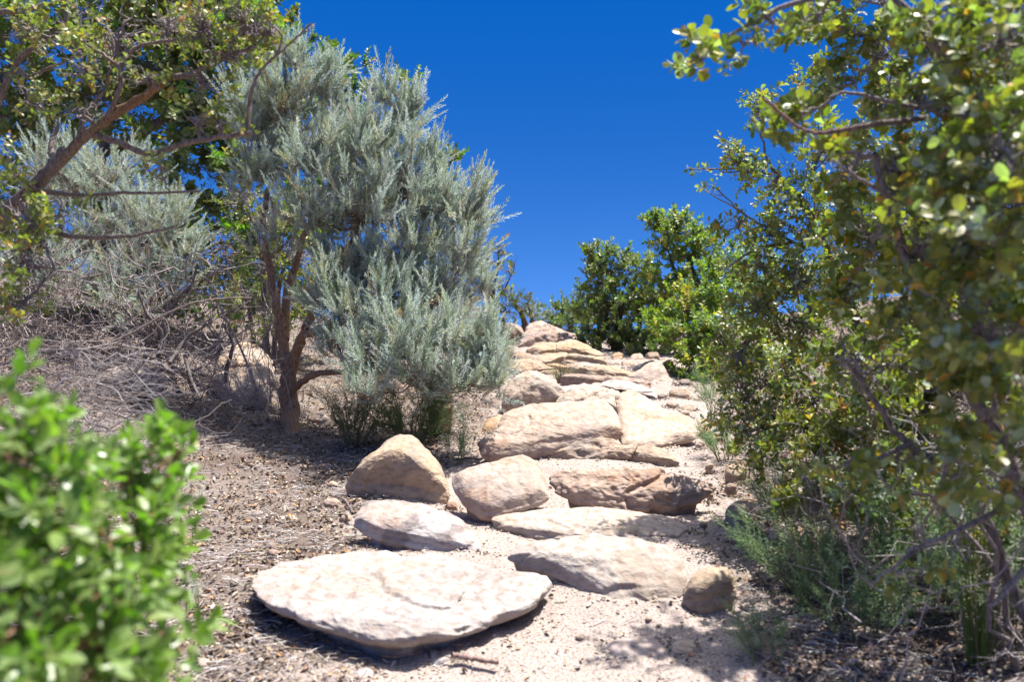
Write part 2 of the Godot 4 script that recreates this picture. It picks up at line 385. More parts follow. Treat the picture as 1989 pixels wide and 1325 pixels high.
	["trail_stone", "tapering ribbed tan stone next to the dry grass tuft", "", Vector3(0.163,1.414,-7.07), [-0.202,0.048,0.006,0.078,-0.165,0.118,-0.082,0.079,-0.027,0.127,-0.093,0.079,0.086,0.092,-0.049,0.078,0.17,0.039,0.017,0.078,0.176,-0.003,0.07,0.077,0.059,-0.003,0.07,0.077,-0.098,0.005,0.06,0.077], 0.15, 0.0231, 0.012, 1.5, "tan"],
	["boulder", "flat-faced pale boulder under the oak leaves at the trail bend", "", Vector3(1.024,1.36,-6.799), [-0.2,0.037,0,0.05,-0.094,0.103,-0.074,0.05,0.018,0.163,-0.14,0.05,0.088,0.129,-0.103,0.05,0.122,0.053,-0.019,0.05,0.143,-0.016,0.058,0.05,0.103,-0.044,0.09,0.05,-0.011,-0.052,0.099,0.05,-0.057,-0.02,0.063,0.05,-0.112,0.012,0.027,0.05], 0.35, 0.0182, 0.012, 0.8, "peach"],
	["trail_stone", "grey slab edge lying behind the flat-faced pale boulder", "", Vector3(1.004,1.462,-7.329), [-0.171,-0.048,0.1,0.05,-0.011,0.042,-0.051,0.05,0.114,0.084,-0.121,0.05,0.146,0.06,-0.082,0.05,0.026,-0.004,0.025,0.05,-0.105,-0.066,0.129,0.05], 0.2, 0.0133, 0.012, 1.0, "sandy"],
	["rock", "dappled upright rock behind the sagebrush trunk", "", Vector3(-1.653,1.254,-5.752), [-0.184,0.215,-0.045,0.05,-0.183,0.316,-0.181,0.05,-0.084,0.38,-0.265,0.05,0.041,0.355,-0.232,0.05,0.142,0.265,-0.112,0.05,0.21,0.117,0.085,0.05,0.209,0.025,0.208,0.05,0.071,-0.008,0.252,0.05,-0.072,0.028,0.204,0.05,-0.151,0.117,0.085,0.05], 0.1, 0.049, 0.03, 0.8, "cream"],
	["rock", "round tan stone beside the crest boulder", "", Vector3(0.906,1.578,-8.041), [0.049,0.017,-0.004,0.03,0.037,-0.015,0.028,0.03,0.016,-0.028,0.041,0.03,-0.043,-0.026,0.039,0.03,-0.05,-0.002,0.015,0.03,-0.046,0.029,-0.016,0.03,-0.028,0.044,-0.031,0.03,0.013,0.058,-0.045,0.03,0.053,0.04,-0.027,0.03], 0.05, 0.0058, 0.009, 1.0, "tan"],
	["rock", "round sunlit stone dappled with leaf shadow near the crest", "", Vector3(1.06,1.564,-7.944), [0.056,0.007,0.006,0.03,0.05,-0.015,0.028,0.03,0.003,-0.031,0.044,0.03,-0.044,-0.018,0.031,0.03,-0.067,-0.003,0.016,0.03,-0.054,0.03,-0.017,0.03,-0.03,0.047,-0.034,0.03,0.033,0.058,-0.045,0.03,0.052,0.041,-0.028,0.03], 0.05, 0.0069, 0.009, 1.0, "peach"],
	["rock", "brown stone in oak shade near the crest", "", Vector3(1.07,1.647,-8.538), [0.079,0.003,0.007,0.03,0.058,-0.023,0.034,0.03,0.014,-0.028,0.038,0.03,-0.051,-0.024,0.034,0.03,-0.071,-0.009,0.019,0.03,-0.062,0.031,-0.021,0.03,-0.052,0.047,-0.037,0.03,0.019,0.054,-0.044,0.03,0.066,0.041,-0.03,0.03], 0.05, 0.0081, 0.009, 1.0, "rust"],
	["cobble", "small pale stone between crest stones", "", Vector3(0.81,1.512,-7.616), [0.029,0,0.003,0.03,0.024,-0.007,0.01,0.03,0.004,-0.012,0.015,0.03,-0.02,-0.012,0.016,0.03,-0.031,-0.004,0.008,0.03,-0.025,0.012,-0.009,0.03,-0.019,0.016,-0.013,0.03,0.013,0.02,-0.017,0.03,0.025,0.016,-0.013,0.03], 0.05, 0.0037, 0.009, 1.0, "pale"],
	["rock", "pale upright stone between the round crest stones", "", Vector3(0.929,1.498,-7.534), [0.053,0.023,-0.004,0.03,0.046,-0.001,0.019,0.03,0.001,-0.015,0.034,0.03,-0.039,-0.01,0.029,0.03,-0.045,0.002,0.017,0.03,-0.047,0.035,-0.017,0.03,-0.03,0.046,-0.028,0.03,0.021,0.049,-0.03,0.03,0.04,0.038,-0.02,0.03], 0.05, 0.006, 0.009, 1.0, "peach"],
	["cobble", "low cream stone below the grooved step stone", "", Vector3(0.753,1.514,-7.626), [0.043,-0.003,-0.001,0.03,0.041,-0.026,0.023,0.03,0.009,-0.029,0.026,0.03,-0.024,-0.03,0.026,0.03,-0.048,-0.013,0.01,0.03,-0.043,0.006,-0.009,0.03,-0.019,0.024,-0.028,0.03,0.007,0.023,-0.026,0.03,0.033,0.018,-0.022,0.03], 0.05, 0.0055, 0.009, 1.0, "cream"],
	["rock", "brown shaded stone under the mid-trail oak", "", Vector3(1.132,1.267,-6.335), [0.066,0.015,0.004,0.05,0.061,-0.001,0.019,0.05,0.02,-0.017,0.035,0.05,-0.041,-0.012,0.031,0.05,-0.073,0.008,0.011,0.05,-0.063,0.036,-0.018,0.05,-0.043,0.045,-0.026,0.05,0.007,0.05,-0.031,0.05,0.065,0.045,-0.026,0.05], 0.05, 0.0102, 0.009, 1.0, "rust"],
	["rock", "small brown stone behind the white-spotted slab", "", Vector3(1.11,1.185,-5.926), [0.042,-0.007,0.005,0.03,0.032,-0.016,0.014,0.03,0.006,-0.025,0.023,0.03,-0.034,-0.028,0.026,0.03,-0.045,-0.014,0.012,0.03,-0.044,0.012,-0.014,0.03,-0.019,0.022,-0.024,0.03,0.02,0.024,-0.026,0.03,0.042,0.015,-0.017,0.03], 0.05, 0.0069, 0.009, 1.0, "rust"],
	["rock", "knobbly pale stone beside the white-spotted slab", "", Vector3(1.065,1.068,-5.338), [0.039,0.052,0,0.03,0.035,0.028,0.024,0.03,-0.004,0.014,0.038,0.03,-0.029,0.019,0.033,0.03,-0.044,0.041,0.012,0.03,-0.035,0.07,-0.018,0.03,-0.016,0.086,-0.033,0.03,0.016,0.091,-0.038,0.03,0.038,0.071,-0.018,0.03], 0.05, 0.0069, 0.009, 1.0, "cream"],
	["rock", "brown block next to the knobbly pale stone", "", Vector3(1.076,1.045,-5.224), [0.039,0.028,0.006,0.03,0.022,0.017,0.017,0.03,-0.002,0.01,0.024,0.03,-0.029,0.012,0.022,0.03,-0.031,0.021,0.013,0.03,-0.03,0.048,-0.014,0.03,-0.012,0.063,-0.029,0.03,0.011,0.059,-0.025,0.03,0.033,0.049,-0.015,0.03], 0.05, 0.006, 0.009, 1.0, "rust"],
	["rock", "squarish red-brown stone at the foot of the scrub oak", "", Vector3(1.05,0.885,-4.424), [0.048,0.035,0.006,0.05,0.036,0.013,0.028,0.05,-0.002,0.006,0.034,0.05,-0.036,0.015,0.026,0.05,-0.048,0.029,0.012,0.05,-0.042,0.061,-0.02,0.05,-0.02,0.072,-0.031,0.05,0.012,0.071,-0.031,0.05,0.051,0.064,-0.024,0.05], 0.05, 0.0102, 0.009, 1.0, "rust"],
	["rock", "red-brown stone standing among the feathery herbs", "", Vector3(0.923,0.755,-3.777), [0.061,0.048,0.008,0.05,0.045,0.029,0.027,0.05,-0.005,0.01,0.046,0.05,-0.042,0.009,0.047,0.05,-0.06,0.044,0.012,0.05,-0.055,0.078,-0.021,0.05,-0.02,0.1,-0.044,0.05,0.02,0.105,-0.049,0.05,0.057,0.082,-0.026,0.05], 0.05, 0.0148, 0.009, 1.0, "rust"],
	["rock", "sunlit white stone under the scrub oak twigs", "", Vector3(1.304,0.863,-4.288), [0.114,0.052,-0.005,0.05,0.072,0.017,0.029,0.05,0.023,0.008,0.038,0.05,-0.066,0.018,0.028,0.05,-0.096,0.035,0.011,0.05,-0.104,0.058,-0.012,0.05,-0.054,0.077,-0.031,0.05,0.028,0.082,-0.036,0.05,0.084,0.069,-0.023,0.05], 0.05, 0.0217, 0.009, 1.0, "pale"],
	["rock", "brown flat stone beneath the white stone under the scrub oak", "", Vector3(1.254,0.815,-4.066), [0.082,0.029,0,0.05,0.067,0.007,0.022,0.05,0.004,0.004,0.025,0.05,-0.053,0.003,0.026,0.05,-0.09,0.016,0.013,0.05,-0.07,0.039,-0.011,0.05,-0.051,0.055,-0.026,0.05,0.027,0.059,-0.03,0.05,0.084,0.046,-0.017,0.05], 0.05, 0.0185, 0.009, 1.0, "rust"],
	["rock", "round white cobble lying beside the red-brown stone", "", Vector3(0.851,0.775,-3.876), [0.026,0.018,0.001,0.03,0.021,0.008,0.011,0.03,0.003,0.003,0.016,0.03,-0.019,0.004,0.015,0.03,-0.028,0.014,0.005,0.03,-0.022,0.025,-0.006,0.03,-0.01,0.034,-0.015,0.03,0.01,0.034,-0.015,0.03,0.02,0.031,-0.012,0.03], 0.05, 0.006, 0.009, 1.0, "pale"],
	["rock", "tan stone half hidden by feathery herbs", "", Vector3(1.037,0.714,-3.569), [0.071,0.031,0.003,0.05,0.049,0.012,0.023,0.05,0.01,0.006,0.029,0.05,-0.045,0.011,0.024,0.05,-0.079,0.02,0.014,0.05,-0.069,0.047,-0.012,0.05,-0.033,0.063,-0.028,0.05,0.014,0.065,-0.03,0.05,0.082,0.057,-0.022,0.05], 0.05, 0.0185, 0.009, 1.0, "rust"],
	["rock", "tan rock on the litter bank under dead twigs", "", Vector3(-2.756,1.512,-5.931), [0.161,0.047,0.011,0.05,0.118,0.013,0.045,0.05,0.063,-0.003,0.061,0.05,-0.061,-0.001,0.059,0.05,-0.14,0.035,0.023,0.05,-0.152,0.077,-0.019,0.05,-0.107,0.119,-0.061,0.05,0.016,0.125,-0.067,0.05,0.101,0.11,-0.052,0.05], 0.05, 0.021, 0.009, 1.0, "tan"],
	["rock", "low pinkish slab on the litter bank beside the dead twigs", "", Vector3(-2.169,1.288,-5.396), [0.196,0.098,-0.004,0.05,0.17,0.036,0.058,0.05,0.084,0.03,0.064,0.05,-0.075,0.029,0.066,0.05,-0.2,0.074,0.02,0.05,-0.193,0.12,-0.026,0.05,-0.115,0.156,-0.062,0.05,0.011,0.155,-0.061,0.05,0.124,0.148,-0.054,0.05], 0.05, 0.0312, 0.009, 1.0, "sandy"],
	["rock", "small orange rock on the litter bank", "", Vector3(-1.914,1.196,-5.199), [0.065,0.034,0.003,0.05,0.065,0.017,0.02,0.05,0.021,0.012,0.025,0.05,-0.02,0.008,0.029,0.05,-0.066,0.03,0.007,0.05,-0.063,0.05,-0.013,0.05,-0.05,0.06,-0.022,0.05,-0.004,0.069,-0.032,0.05,0.052,0.056,-0.019,0.05], 0.05, 0.0106, 0.009, 1.0, "tan"],
	["rock", "orange rock behind the drooping sagebrush tips", "", Vector3(-0.401,1.053,-5.265), [0.073,0.247,-0.009,0.05,0.077,0.191,0.047,0.05,0.035,0.172,0.065,0.05,-0.048,0.182,0.056,0.05,-0.075,0.22,0.017,0.05,-0.074,0.26,-0.023,0.05,-0.054,0.282,-0.044,0.05,0.007,0.293,-0.055,0.05,0.059,0.292,-0.054,0.05], 0.05, 0.0134, 0.009, 1.0, "rust"],
	["rock", "peach stone in the litter near the blotched white stone", "", Vector3(-0.768,0.804,-4.018), [0.041,0.023,-0.002,0.03,0.034,0.008,0.013,0.03,0.012,0.002,0.018,0.03,-0.024,0.006,0.014,0.03,-0.036,0.014,0.007,0.03,-0.037,0.029,-0.008,0.03,-0.023,0.034,-0.014,0.03,0.011,0.037,-0.016,0.03,0.023,0.033,-0.012,0.03], 0.05, 0.0083, 0.009, 1.0, "peach"],
	["cobble", "small brown cobble wedged between two boulders", "", Vector3(-0.254,0.799,-3.993), [0.02,0.014,0.002,0.03,0.019,0.007,0.01,0.03,0.003,0.003,0.013,0.03,-0.01,0.004,0.012,0.03,-0.02,0.008,0.008,0.03,-0.023,0.021,-0.005,0.03,-0.013,0.029,-0.012,0.03,0.008,0.033,-0.016,0.03,0.016,0.029,-0.012,0.03], 0.05, 0.0046, 0.009, 1.0, "rust"],
	["rock", "pale flat stone set level in the sand near the fallen stick", "", Vector3(-0.203,0.546,-2.729), [0.038,-0.004,-0.001,0.015,0.035,-0.01,0.025,0.015,0.004,-0.013,0.038,0.015,-0.024,-0.012,0.033,0.015,-0.034,-0.009,0.018,0.015,-0.035,0.001,-0.02,0.015,-0.027,0.003,-0.032,0.015,0.011,0.004,-0.034,0.015,0.031,0.002,-0.027,0.015], 0.05, 0.0042, 0.009, 1.0, "pale"],
	["rock", "small buried pale stone at the edge of the litter", "", Vector3(-0.405,0.526,-2.631), [0.025,-0.008,0.002,0.015,0.024,-0.012,0.021,0.015,0.008,-0.014,0.031,0.015,-0.01,-0.014,0.03,0.015,-0.023,-0.01,0.011,0.015,-0.03,-0.003,-0.016,0.015,-0.018,0,-0.03,0.015,0.005,0,-0.03,0.015,0.02,-0.002,-0.019,0.015], 0.05, 0.0042, 0.009, 1.0, "pale"],
	["rock", "wide flat paving stone half buried in sand", "", Vector3(0.373,0.555,-2.777), [0.087,-0.009,0.016,0.015,0.079,-0.015,0.042,0.015,0.011,-0.021,0.066,0.015,-0.067,-0.018,0.054,0.015,-0.089,-0.012,0.031,0.015,-0.1,0.004,-0.038,0.015,-0.044,0.009,-0.057,0.015,0.051,0.012,-0.071,0.015,0.073,0.005,-0.042,0.015], 0.05, 0.0042, 0.009, 1.0, "sandy"],
	["rock", "cream flat stone against the half-buried paving stone", "", Vector3(0.501,0.557,-2.787), [0.036,-0.009,0.01,0.015,0.019,-0.015,0.034,0.015,-0.003,-0.018,0.046,0.015,-0.026,-0.017,0.042,0.015,-0.041,-0.013,0.027,0.015,-0.031,0,-0.028,0.015,-0.014,0.004,-0.044,0.015,0.018,0.004,-0.045,0.015,0.041,0.003,-0.042,0.015], 0.05, 0.0042, 0.009, 1.0, "cream"],
	["rock", "tan stone under the herbs by the trail", "", Vector3(0.958,0.538,-2.692), [0.03,-0.005,0.006,0.015,0.016,-0.01,0.027,0.015,-0.012,-0.013,0.041,0.015,-0.029,-0.011,0.033,0.015,-0.04,-0.009,0.025,0.015,-0.02,0.002,-0.021,0.015,-0.003,0.006,-0.037,0.015,0.024,0.007,-0.043,0.015,0.035,0.004,-0.031,0.015], 0.05, 0.0042, 0.009, 1.0, "tan"],
	["rock", "stone in the shadow of the scrub oak stems", "", Vector3(1.533,0.805,-3.82), [0.061,0.043,-0.004,0.05,0.043,0.023,0.015,0.05,0.008,0.009,0.03,0.05,-0.043,0.011,0.028,0.05,-0.069,0.022,0.017,0.05,-0.051,0.047,-0.008,0.05,-0.033,0.066,-0.027,0.05,0.033,0.07,-0.031,0.05,0.051,0.057,-0.019,0.05], 0.05, 0.0138, 0.009, 1.0, "rust"],
	["cobble", "small pale stone on the litter slope", "", Vector3(-0.879,0.694,-3.469), [0.017,0.015,-0.001,0.03,0.013,0.008,0.006,0.03,0.009,0.005,0.009,0.03,-0.005,0.006,0.009,0.03,-0.014,0.01,0.004,0.03,-0.017,0.019,-0.004,0.03,-0.014,0.022,-0.008,0.03,0,0.024,-0.009,0.03,0.011,0.022,-0.007,0.03], 0.05, 0.0042, 0.009, 1.0, "peach"],
	["cobble", "small orange stone in litter below the green bush", "", Vector3(-0.869,0.538,-2.689), [0.014,-0.003,-0.003,0.015,0.018,-0.008,0.015,0.015,0.014,-0.011,0.028,0.015,-0.003,-0.01,0.022,0.015,-0.014,-0.006,0.007,0.015,-0.022,-0.002,-0.008,0.015,-0.017,0.002,-0.024,0.015,-0.001,0.001,-0.021,0.015,0.01,-0.001,-0.015,0.015], 0.05, 0.0042, 0.009, 1.0, "peach"],
	["rock", "pale stone in the litter by the sagebrush foot", "", Vector3(-1.138,1.113,-5.516), [0.07,0.026,0.003,0.05,0.056,0.014,0.015,0.05,0.03,0.003,0.026,0.05,-0.032,0.005,0.024,0.05,-0.06,0.015,0.013,0.05,-0.065,0.044,-0.016,0.05,-0.045,0.049,-0.021,0.05,0.002,0.054,-0.026,0.05,0.045,0.046,-0.018,0.05], 0.05, 0.0102, 0.009, 1.0, "sandy"],
	["rock", "small broken stone lying loose along the trail edge below the oaks", "broken stones along the trail edge", Vector3(1.19,1.56,-7.918), [0.053,0.038,0.002,0.03,0.045,0.021,0.019,0.03,-0.001,0.014,0.025,0.03,-0.036,0.012,0.028,0.03,-0.046,0.028,0.012,0.03,-0.055,0.05,-0.01,0.03,-0.025,0.069,-0.029,0.03,0.017,0.065,-0.025,0.03,0.049,0.062,-0.022,0.03], 0.05, 0.006, 0.009, 1.0, "rust"],
	["cobble", "small broken stone lying loose along the trail edge below the oaks", "broken stones along the trail edge", Vector3(1.26,1.491,-7.492), [0.038,0.036,-0.001,0.03,0.031,0.019,0.015,0.03,0.007,0.012,0.022,0.03,-0.023,0.016,0.019,0.03,-0.048,0.027,0.008,0.03,-0.038,0.043,-0.008,0.03,-0.026,0.055,-0.02,0.03,0.019,0.057,-0.022,0.03,0.04,0.048,-0.013,0.03], 0.05, 0.0051, 0.009, 1.0, "tan"],
	["rock", "small broken stone lying loose along the trail edge below the oaks", "broken stones along the trail edge", Vector3(1.229,1.334,-6.669), [0.047,0.032,-0.004,0.03,0.033,0.013,0.015,0.03,0.002,0.011,0.017,0.03,-0.032,0.009,0.019,0.03,-0.04,0.019,0.009,0.03,-0.042,0.034,-0.006,0.03,-0.024,0.045,-0.017,0.03,0.015,0.046,-0.018,0.03,0.04,0.043,-0.015,0.03], 0.05, 0.006, 0.009, 1.0, "rust"],
	["cobble", "small broken stone lying loose along the trail edge below the oaks", "broken stones along the trail edge", Vector3(0.996,1.243,-6.215), [0.034,0.025,0.001,0.03,0.018,0.014,0.012,0.03,0.006,0.01,0.015,0.03,-0.023,0.012,0.013,0.03,-0.033,0.021,0.004,0.03,-0.03,0.031,-0.006,0.03,-0.015,0.041,-0.015,0.03,0.013,0.039,-0.014,0.03,0.028,0.036,-0.011,0.03], 0.05, 0.0046, 0.009, 1.0, "cream"],
	["cobble", "small broken stone lying loose along the trail edge below the oaks", "broken stones along the trail edge", Vector3(1.013,1.187,-5.936), [0.042,0.028,-0.003,0.03,0.024,0.014,0.011,0.03,0,0.009,0.016,0.03,-0.024,0.011,0.013,0.03,-0.031,0.018,0.007,0.03,-0.037,0.031,-0.007,0.03,-0.021,0.037,-0.012,0.03,0.01,0.04,-0.015,0.03,0.039,0.034,-0.009,0.03], 0.05, 0.0055, 0.009, 1.0, "peach"],
	["cobble", "small broken stone lying loose along the trail edge below the oaks", "broken stones along the trail edge", Vector3(1.052,1.143,-5.713), [0.028,0.023,-0.001,0.03,0.024,0.015,0.007,0.03,-0.001,0.009,0.013,0.03,-0.017,0.011,0.011,0.03,-0.03,0.015,0.007,0.03,-0.027,0.028,-0.006,0.03,-0.015,0.034,-0.012,0.03,0.01,0.032,-0.01,0.03,0.029,0.03,-0.008,0.03], 0.05, 0.0046, 0.009, 1.0, "cream"],
	["cobble", "small broken stone lying loose along the trail edge below the oaks", "broken stones along the trail edge", Vector3(1.006,1,-5.001), [0.025,0.015,0.002,0.03,0.023,0.011,0.006,0.03,0.004,0.006,0.011,0.03,-0.016,0.006,0.011,0.03,-0.03,0.013,0.004,0.03,-0.027,0.023,-0.005,0.03,-0.012,0.027,-0.01,0.03,0.008,0.028,-0.011,0.03,0.024,0.028,-0.01,0.03], 0.05, 0.0051, 0.009, 1.0, "peach"],
	["rock", "small broken stone lying loose along the trail edge below the oaks", "broken stones along the trail edge", Vector3(1.108,1.023,-5.115), [0.033,0.024,-0.002,0.03,0.027,0.013,0.009,0.03,0.009,0.008,0.014,0.03,-0.022,0.008,0.015,0.03,-0.037,0.014,0.008,0.03,-0.032,0.029,-0.007,0.03,-0.02,0.034,-0.012,0.03,0.014,0.037,-0.014,0.03,0.028,0.032,-0.01,0.03], 0.05, 0.006, 0.009, 1.0, "rust"],
	["cobble", "small broken stone lying loose along the trail edge below the oaks", "broken stones along the trail edge", Vector3(0.704,1.415,-7.076), [0.032,0.026,0.001,0.03,0.028,0.016,0.011,0.03,0.007,0.012,0.016,0.03,-0.019,0.015,0.013,0.03,-0.034,0.023,0.004,0.03,-0.033,0.036,-0.008,0.03,-0.017,0.04,-0.013,0.03,0.008,0.042,-0.014,0.03,0.027,0.038,-0.011,0.03], 0.05, 0.0042, 0.009, 1.0, "cream"],
	["cobble", "small broken stone lying loose along the trail edge below the oaks", "broken stones along the trail edge", Vector3(0.818,1.359,-6.794), [0.033,0.028,-0.002,0.03,0.026,0.016,0.01,0.03,0.005,0.012,0.014,0.03,-0.024,0.012,0.013,0.03,-0.033,0.018,0.008,0.03,-0.027,0.03,-0.004,0.03,-0.01,0.038,-0.012,0.03,0.003,0.041,-0.016,0.03,0.026,0.038,-0.012,0.03], 0.05, 0.0042, 0.009, 1.0, "sandy"],
	["cobble", "small broken stone lying loose along the trail edge below the oaks", "broken stones along the trail edge", Vector3(0.852,1.232,-6.162), [0.026,0.022,0,0.03,0.025,0.013,0.009,0.03,0.004,0.011,0.011,0.03,-0.021,0.01,0.012,0.03,-0.027,0.017,0.005,0.03,-0.025,0.029,-0.006,0.03,-0.018,0.032,-0.01,0.03,0.012,0.035,-0.013,0.03,0.025,0.031,-0.009,0.03], 0.05, 0.0042, 0.009, 1.0, "cream"],
	["cobble", "small broken stone lying loose along the trail edge below the oaks", "broken stones along the trail edge", Vector3(0.966,0.918,-4.588), [0.021,0.014,0.002,0.03,0.018,0.01,0.006,0.03,0.008,0.008,0.008,0.03,-0.015,0.008,0.007,0.03,-0.023,0.012,0.004,0.03,-0.021,0.02,-0.004,0.03,-0.01,0.023,-0.007,0.03,0.006,0.024,-0.009,0.03,0.017,0.023,-0.007,0.03], 0.05, 0.0042, 0.009, 1.0, "peach"],
	["cobble", "small broken stone lying loose along the trail edge below the oaks", "broken stones along the trail edge", Vector3(0.989,0.852,-4.259), [0.025,0.018,-0.002,0.03,0.019,0.008,0.008,0.03,0,0.007,0.009,0.03,-0.018,0.007,0.009,0.03,-0.026,0.011,0.005,0.03,-0.025,0.019,-0.003,0.03,-0.01,0.026,-0.01,0.03,0.013,0.026,-0.01,0.03,0.023,0.023,-0.007,0.03], 0.05, 0.0051, 0.009, 1.0, "rust"],
	["cobble", "small broken stone lying loose along the trail edge below the oaks", "broken stones along the trail edge", Vector3(0.873,0.83,-4.148), [0.015,0.014,0.001,0.03,0.011,0.009,0.006,0.03,0.003,0.008,0.007,0.03,-0.009,0.007,0.008,0.03,-0.016,0.012,0.003,0.03,-0.014,0.018,-0.003,0.03,-0.008,0.023,-0.008,0.03,0.004,0.023,-0.008,0.03,0.014,0.021,-0.006,0.03], 0.05, 0.0032, 0.009, 1.0, "tan"],
	["rock", "small broken stone lying loose along the trail edge below the oaks", "broken stones along the trail edge", Vector3(0.891,0.718,-3.591), [0.026,0.017,-0.002,0.03,0.02,0.008,0.007,0.03,-0.001,0.004,0.011,0.03,-0.018,0.006,0.009,0.03,-0.024,0.009,0.006,0.03,-0.025,0.018,-0.003,0.03,-0.013,0.024,-0.009,0.03,0.012,0.025,-0.01,0.03,0.024,0.022,-0.007,0.03], 0.05, 0.006, 0.009, 1.0, "rust"],
	["cobble", "small broken stone lying loose along the trail edge below the oaks", "broken stones along the trail edge", Vector3(0.682,0.701,-3.506), [0.015,0.008,0.001,0.03,0.012,0.005,0.004,0.03,0.001,0.003,0.006,0.03,-0.011,0.004,0.005,0.03,-0.014,0.007,0.002,0.03,-0.012,0.012,-0.003,0.03,-0.006,0.015,-0.005,0.03,0.002,0.016,-0.007,0.03,0.013,0.013,-0.004,0.03], 0.05, 0.0037, 0.009, 1.0, "peach"],
	["cobble", "small broken stone lying loose along the trail edge below the oaks", "broken stones along the trail edge", Vector3(0.732,0.736,-3.679), [0.025,0.014,-0.002,0.03,0.015,0.006,0.006,0.03,0.001,0.003,0.009,0.03,-0.015,0.005,0.007,0.03,-0.02,0.008,0.004,0.03,-0.023,0.015,-0.003,0.03,-0.01,0.019,-0.007,0.03,0.009,0.019,-0.007,0.03,0.019,0.017,-0.005,0.03], 0.05, 0.0055, 0.009, 1.0, "tan"],
]
const BANKED := [
	[-0.345, -3.557, 0.294], [-0.492, -4.174, 0.262], [0.3, -3.746, 0.467], [0.303, -3.196, 0.363], [0.501, -4.688, 0.376], [0.166, -4.782, 0.438], [0.139, -5.869, 0.245], [0.519, -5.687, 0.281], [0.654, -6.528, 0.353], [0.601, -7.065, 0.386], [0.467, -7.572, 0.35], [0.47, -9.161, 0.498], [0, -9.409, 0.167], [-0.29, -8.717, 0.163], [0.163, -7.07, 0.227], [1.024, -6.799, 0.206], [1.004, -7.329, 0.19], [-1.653, -5.752, 0.237], [-2.756, -5.931, 0.188], [-2.169, -5.396, 0.237]
]

# ---------- sticks, twigs, branches ----------
class Wood:
	var V := PackedVector3Array()
	var N := PackedVector3Array()
	var C := PackedColorArray()
	var I := PackedInt32Array()

	func tube(pts: Array, radii: Array, sides: int, col: Color, tip: Color) -> void:
		var n := pts.size()
		var ref := Vector3.UP
		var from := V.size()
		for k in n:
			var dir: Vector3 = (pts[mini(k + 1, n - 1)] - pts[maxi(k - 1, 0)])
			if dir.length_squared() < 1e-12: dir = Vector3.UP
			dir = dir.normalized()
			if k == 0: ref = Vector3.RIGHT if absf(dir.y) > 0.9 else Vector3.UP
			var s := ref.cross(dir).normalized()
			var u := dir.cross(s)
			ref = u
			var c := col.lerp(tip, float(k) / maxf(1, n - 1))
			for j in sides:
				var a := TAU * j / sides
				var o := s * cos(a) + u * sin(a)
				V.append(pts[k] + o * radii[k])
				N.append(o)
				C.append(c)
		for k in n - 1:
			for j in sides:
				var a := from + k * sides + j
				var b := from + k * sides + (j + 1) % sides
				I.append_array(PackedInt32Array([a, a + sides, b, b, a + sides, b + sides]))
		if radii[n - 1] > 0.002:
			V.append(pts[n - 1])
			N.append((pts[n - 1] - pts[n - 2]).normalized())
			C.append(tip)
			for j in sides:
				I.append_array(PackedInt32Array([from + (n - 1) * sides + (j + 1) % sides, from + (n - 1) * sides + j, V.size() - 1]))

	func face(a: Vector3, b: Vector3, c: Vector3, col: Color) -> void:
		var n := (c - a).cross(b - a).normalized()
		var f := V.size()
		V.append(a)
		V.append(b)
		V.append(c)
		for k in 3:
			N.append(n)
			C.append(col)
			I.append(f + k)

	func mesh() -> ArrayMesh:
		var A := []
		A.resize(Mesh.ARRAY_MAX)
		A[Mesh.ARRAY_VERTEX] = V
		A[Mesh.ARRAY_NORMAL] = N
		A[Mesh.ARRAY_COLOR] = C
		A[Mesh.ARRAY_INDEX] = I
		var m := ArrayMesh.new()
		if V.size() > 0:
			m.add_surface_from_arrays(Mesh.PRIMITIVE_TRIANGLES, A)
		return m

func path(a: Vector3, b: Vector3, bend: Vector3, wig: float, n: int) -> Array:
	var out: Array = []
	var c := (a + b) * 0.5 + bend
	var l := (b - a).length()
	for k in n + 1:
		var t := float(k) / n
		var p := a * (1 - t) * (1 - t) + c * (2 * t * (1 - t)) + b * (t * t)
		if k > 0 and k < n: p += rdir() * (wig * l / n)
		out.append(p)
	return out

func smooth(pts: Array, per: int, wig := 0.0) -> Array:
	var out: Array = []
	var n := pts.size()
	for i in n - 1:
		var a: Vector3 = pts[maxi(i - 1, 0)]
		var b: Vector3 = pts[i]
		var c: Vector3 = pts[i + 1]
		var d: Vector3 = pts[mini(i + 2, n - 1)]
		for k in per:
			var p := b.cubic_interpolate(c, a, d, float(k) / per)
			if wig > 0 and (i > 0 or k > 0): p += rdir() * wig
			out.append(p)
	out.append(pts[n - 1])
	return out

func taper(n: int, r0: float, r1: float, pw := 1.0) -> Array:
	var out: Array = []
	for k in n: out.append(lerpf(r0, r1, pow(float(k) / maxf(1, n - 1), pw)))
	return out

# ---------- leaves ----------
# a folded leaf along +Y; edge is [along, half width] pairs
func leaf(w: Wood, x: Transform3D, length: float, width: float, edge: Array, fold: float, bend: float, col: Color) -> void:
	var p := x * Vector3.ZERO
	for s in [-1.0, 1.0]:
		var prev := p
		var prev_mid := p
		for e in edge:
			var t: float = e[0]
			var z := -bend * t * t * length
			var m := x * Vector3(0, t * length, z)
			var q := x * Vector3(s * e[1] * width * 0.5, t * length, z + fold * e[1] * width * 0.5)
			var tip: bool = e[1] < 0.12
			if tip: q = m
			if s > 0:
				if prev != prev_mid: w.face(prev_mid, prev, q, col)
				if not tip: w.face(prev_mid, q, m, col)
			else:
				if prev != prev_mid: w.face(prev_mid, q, prev, col)
				if not tip: w.face(prev_mid, m, q, col)
			prev = q
			prev_mid = m

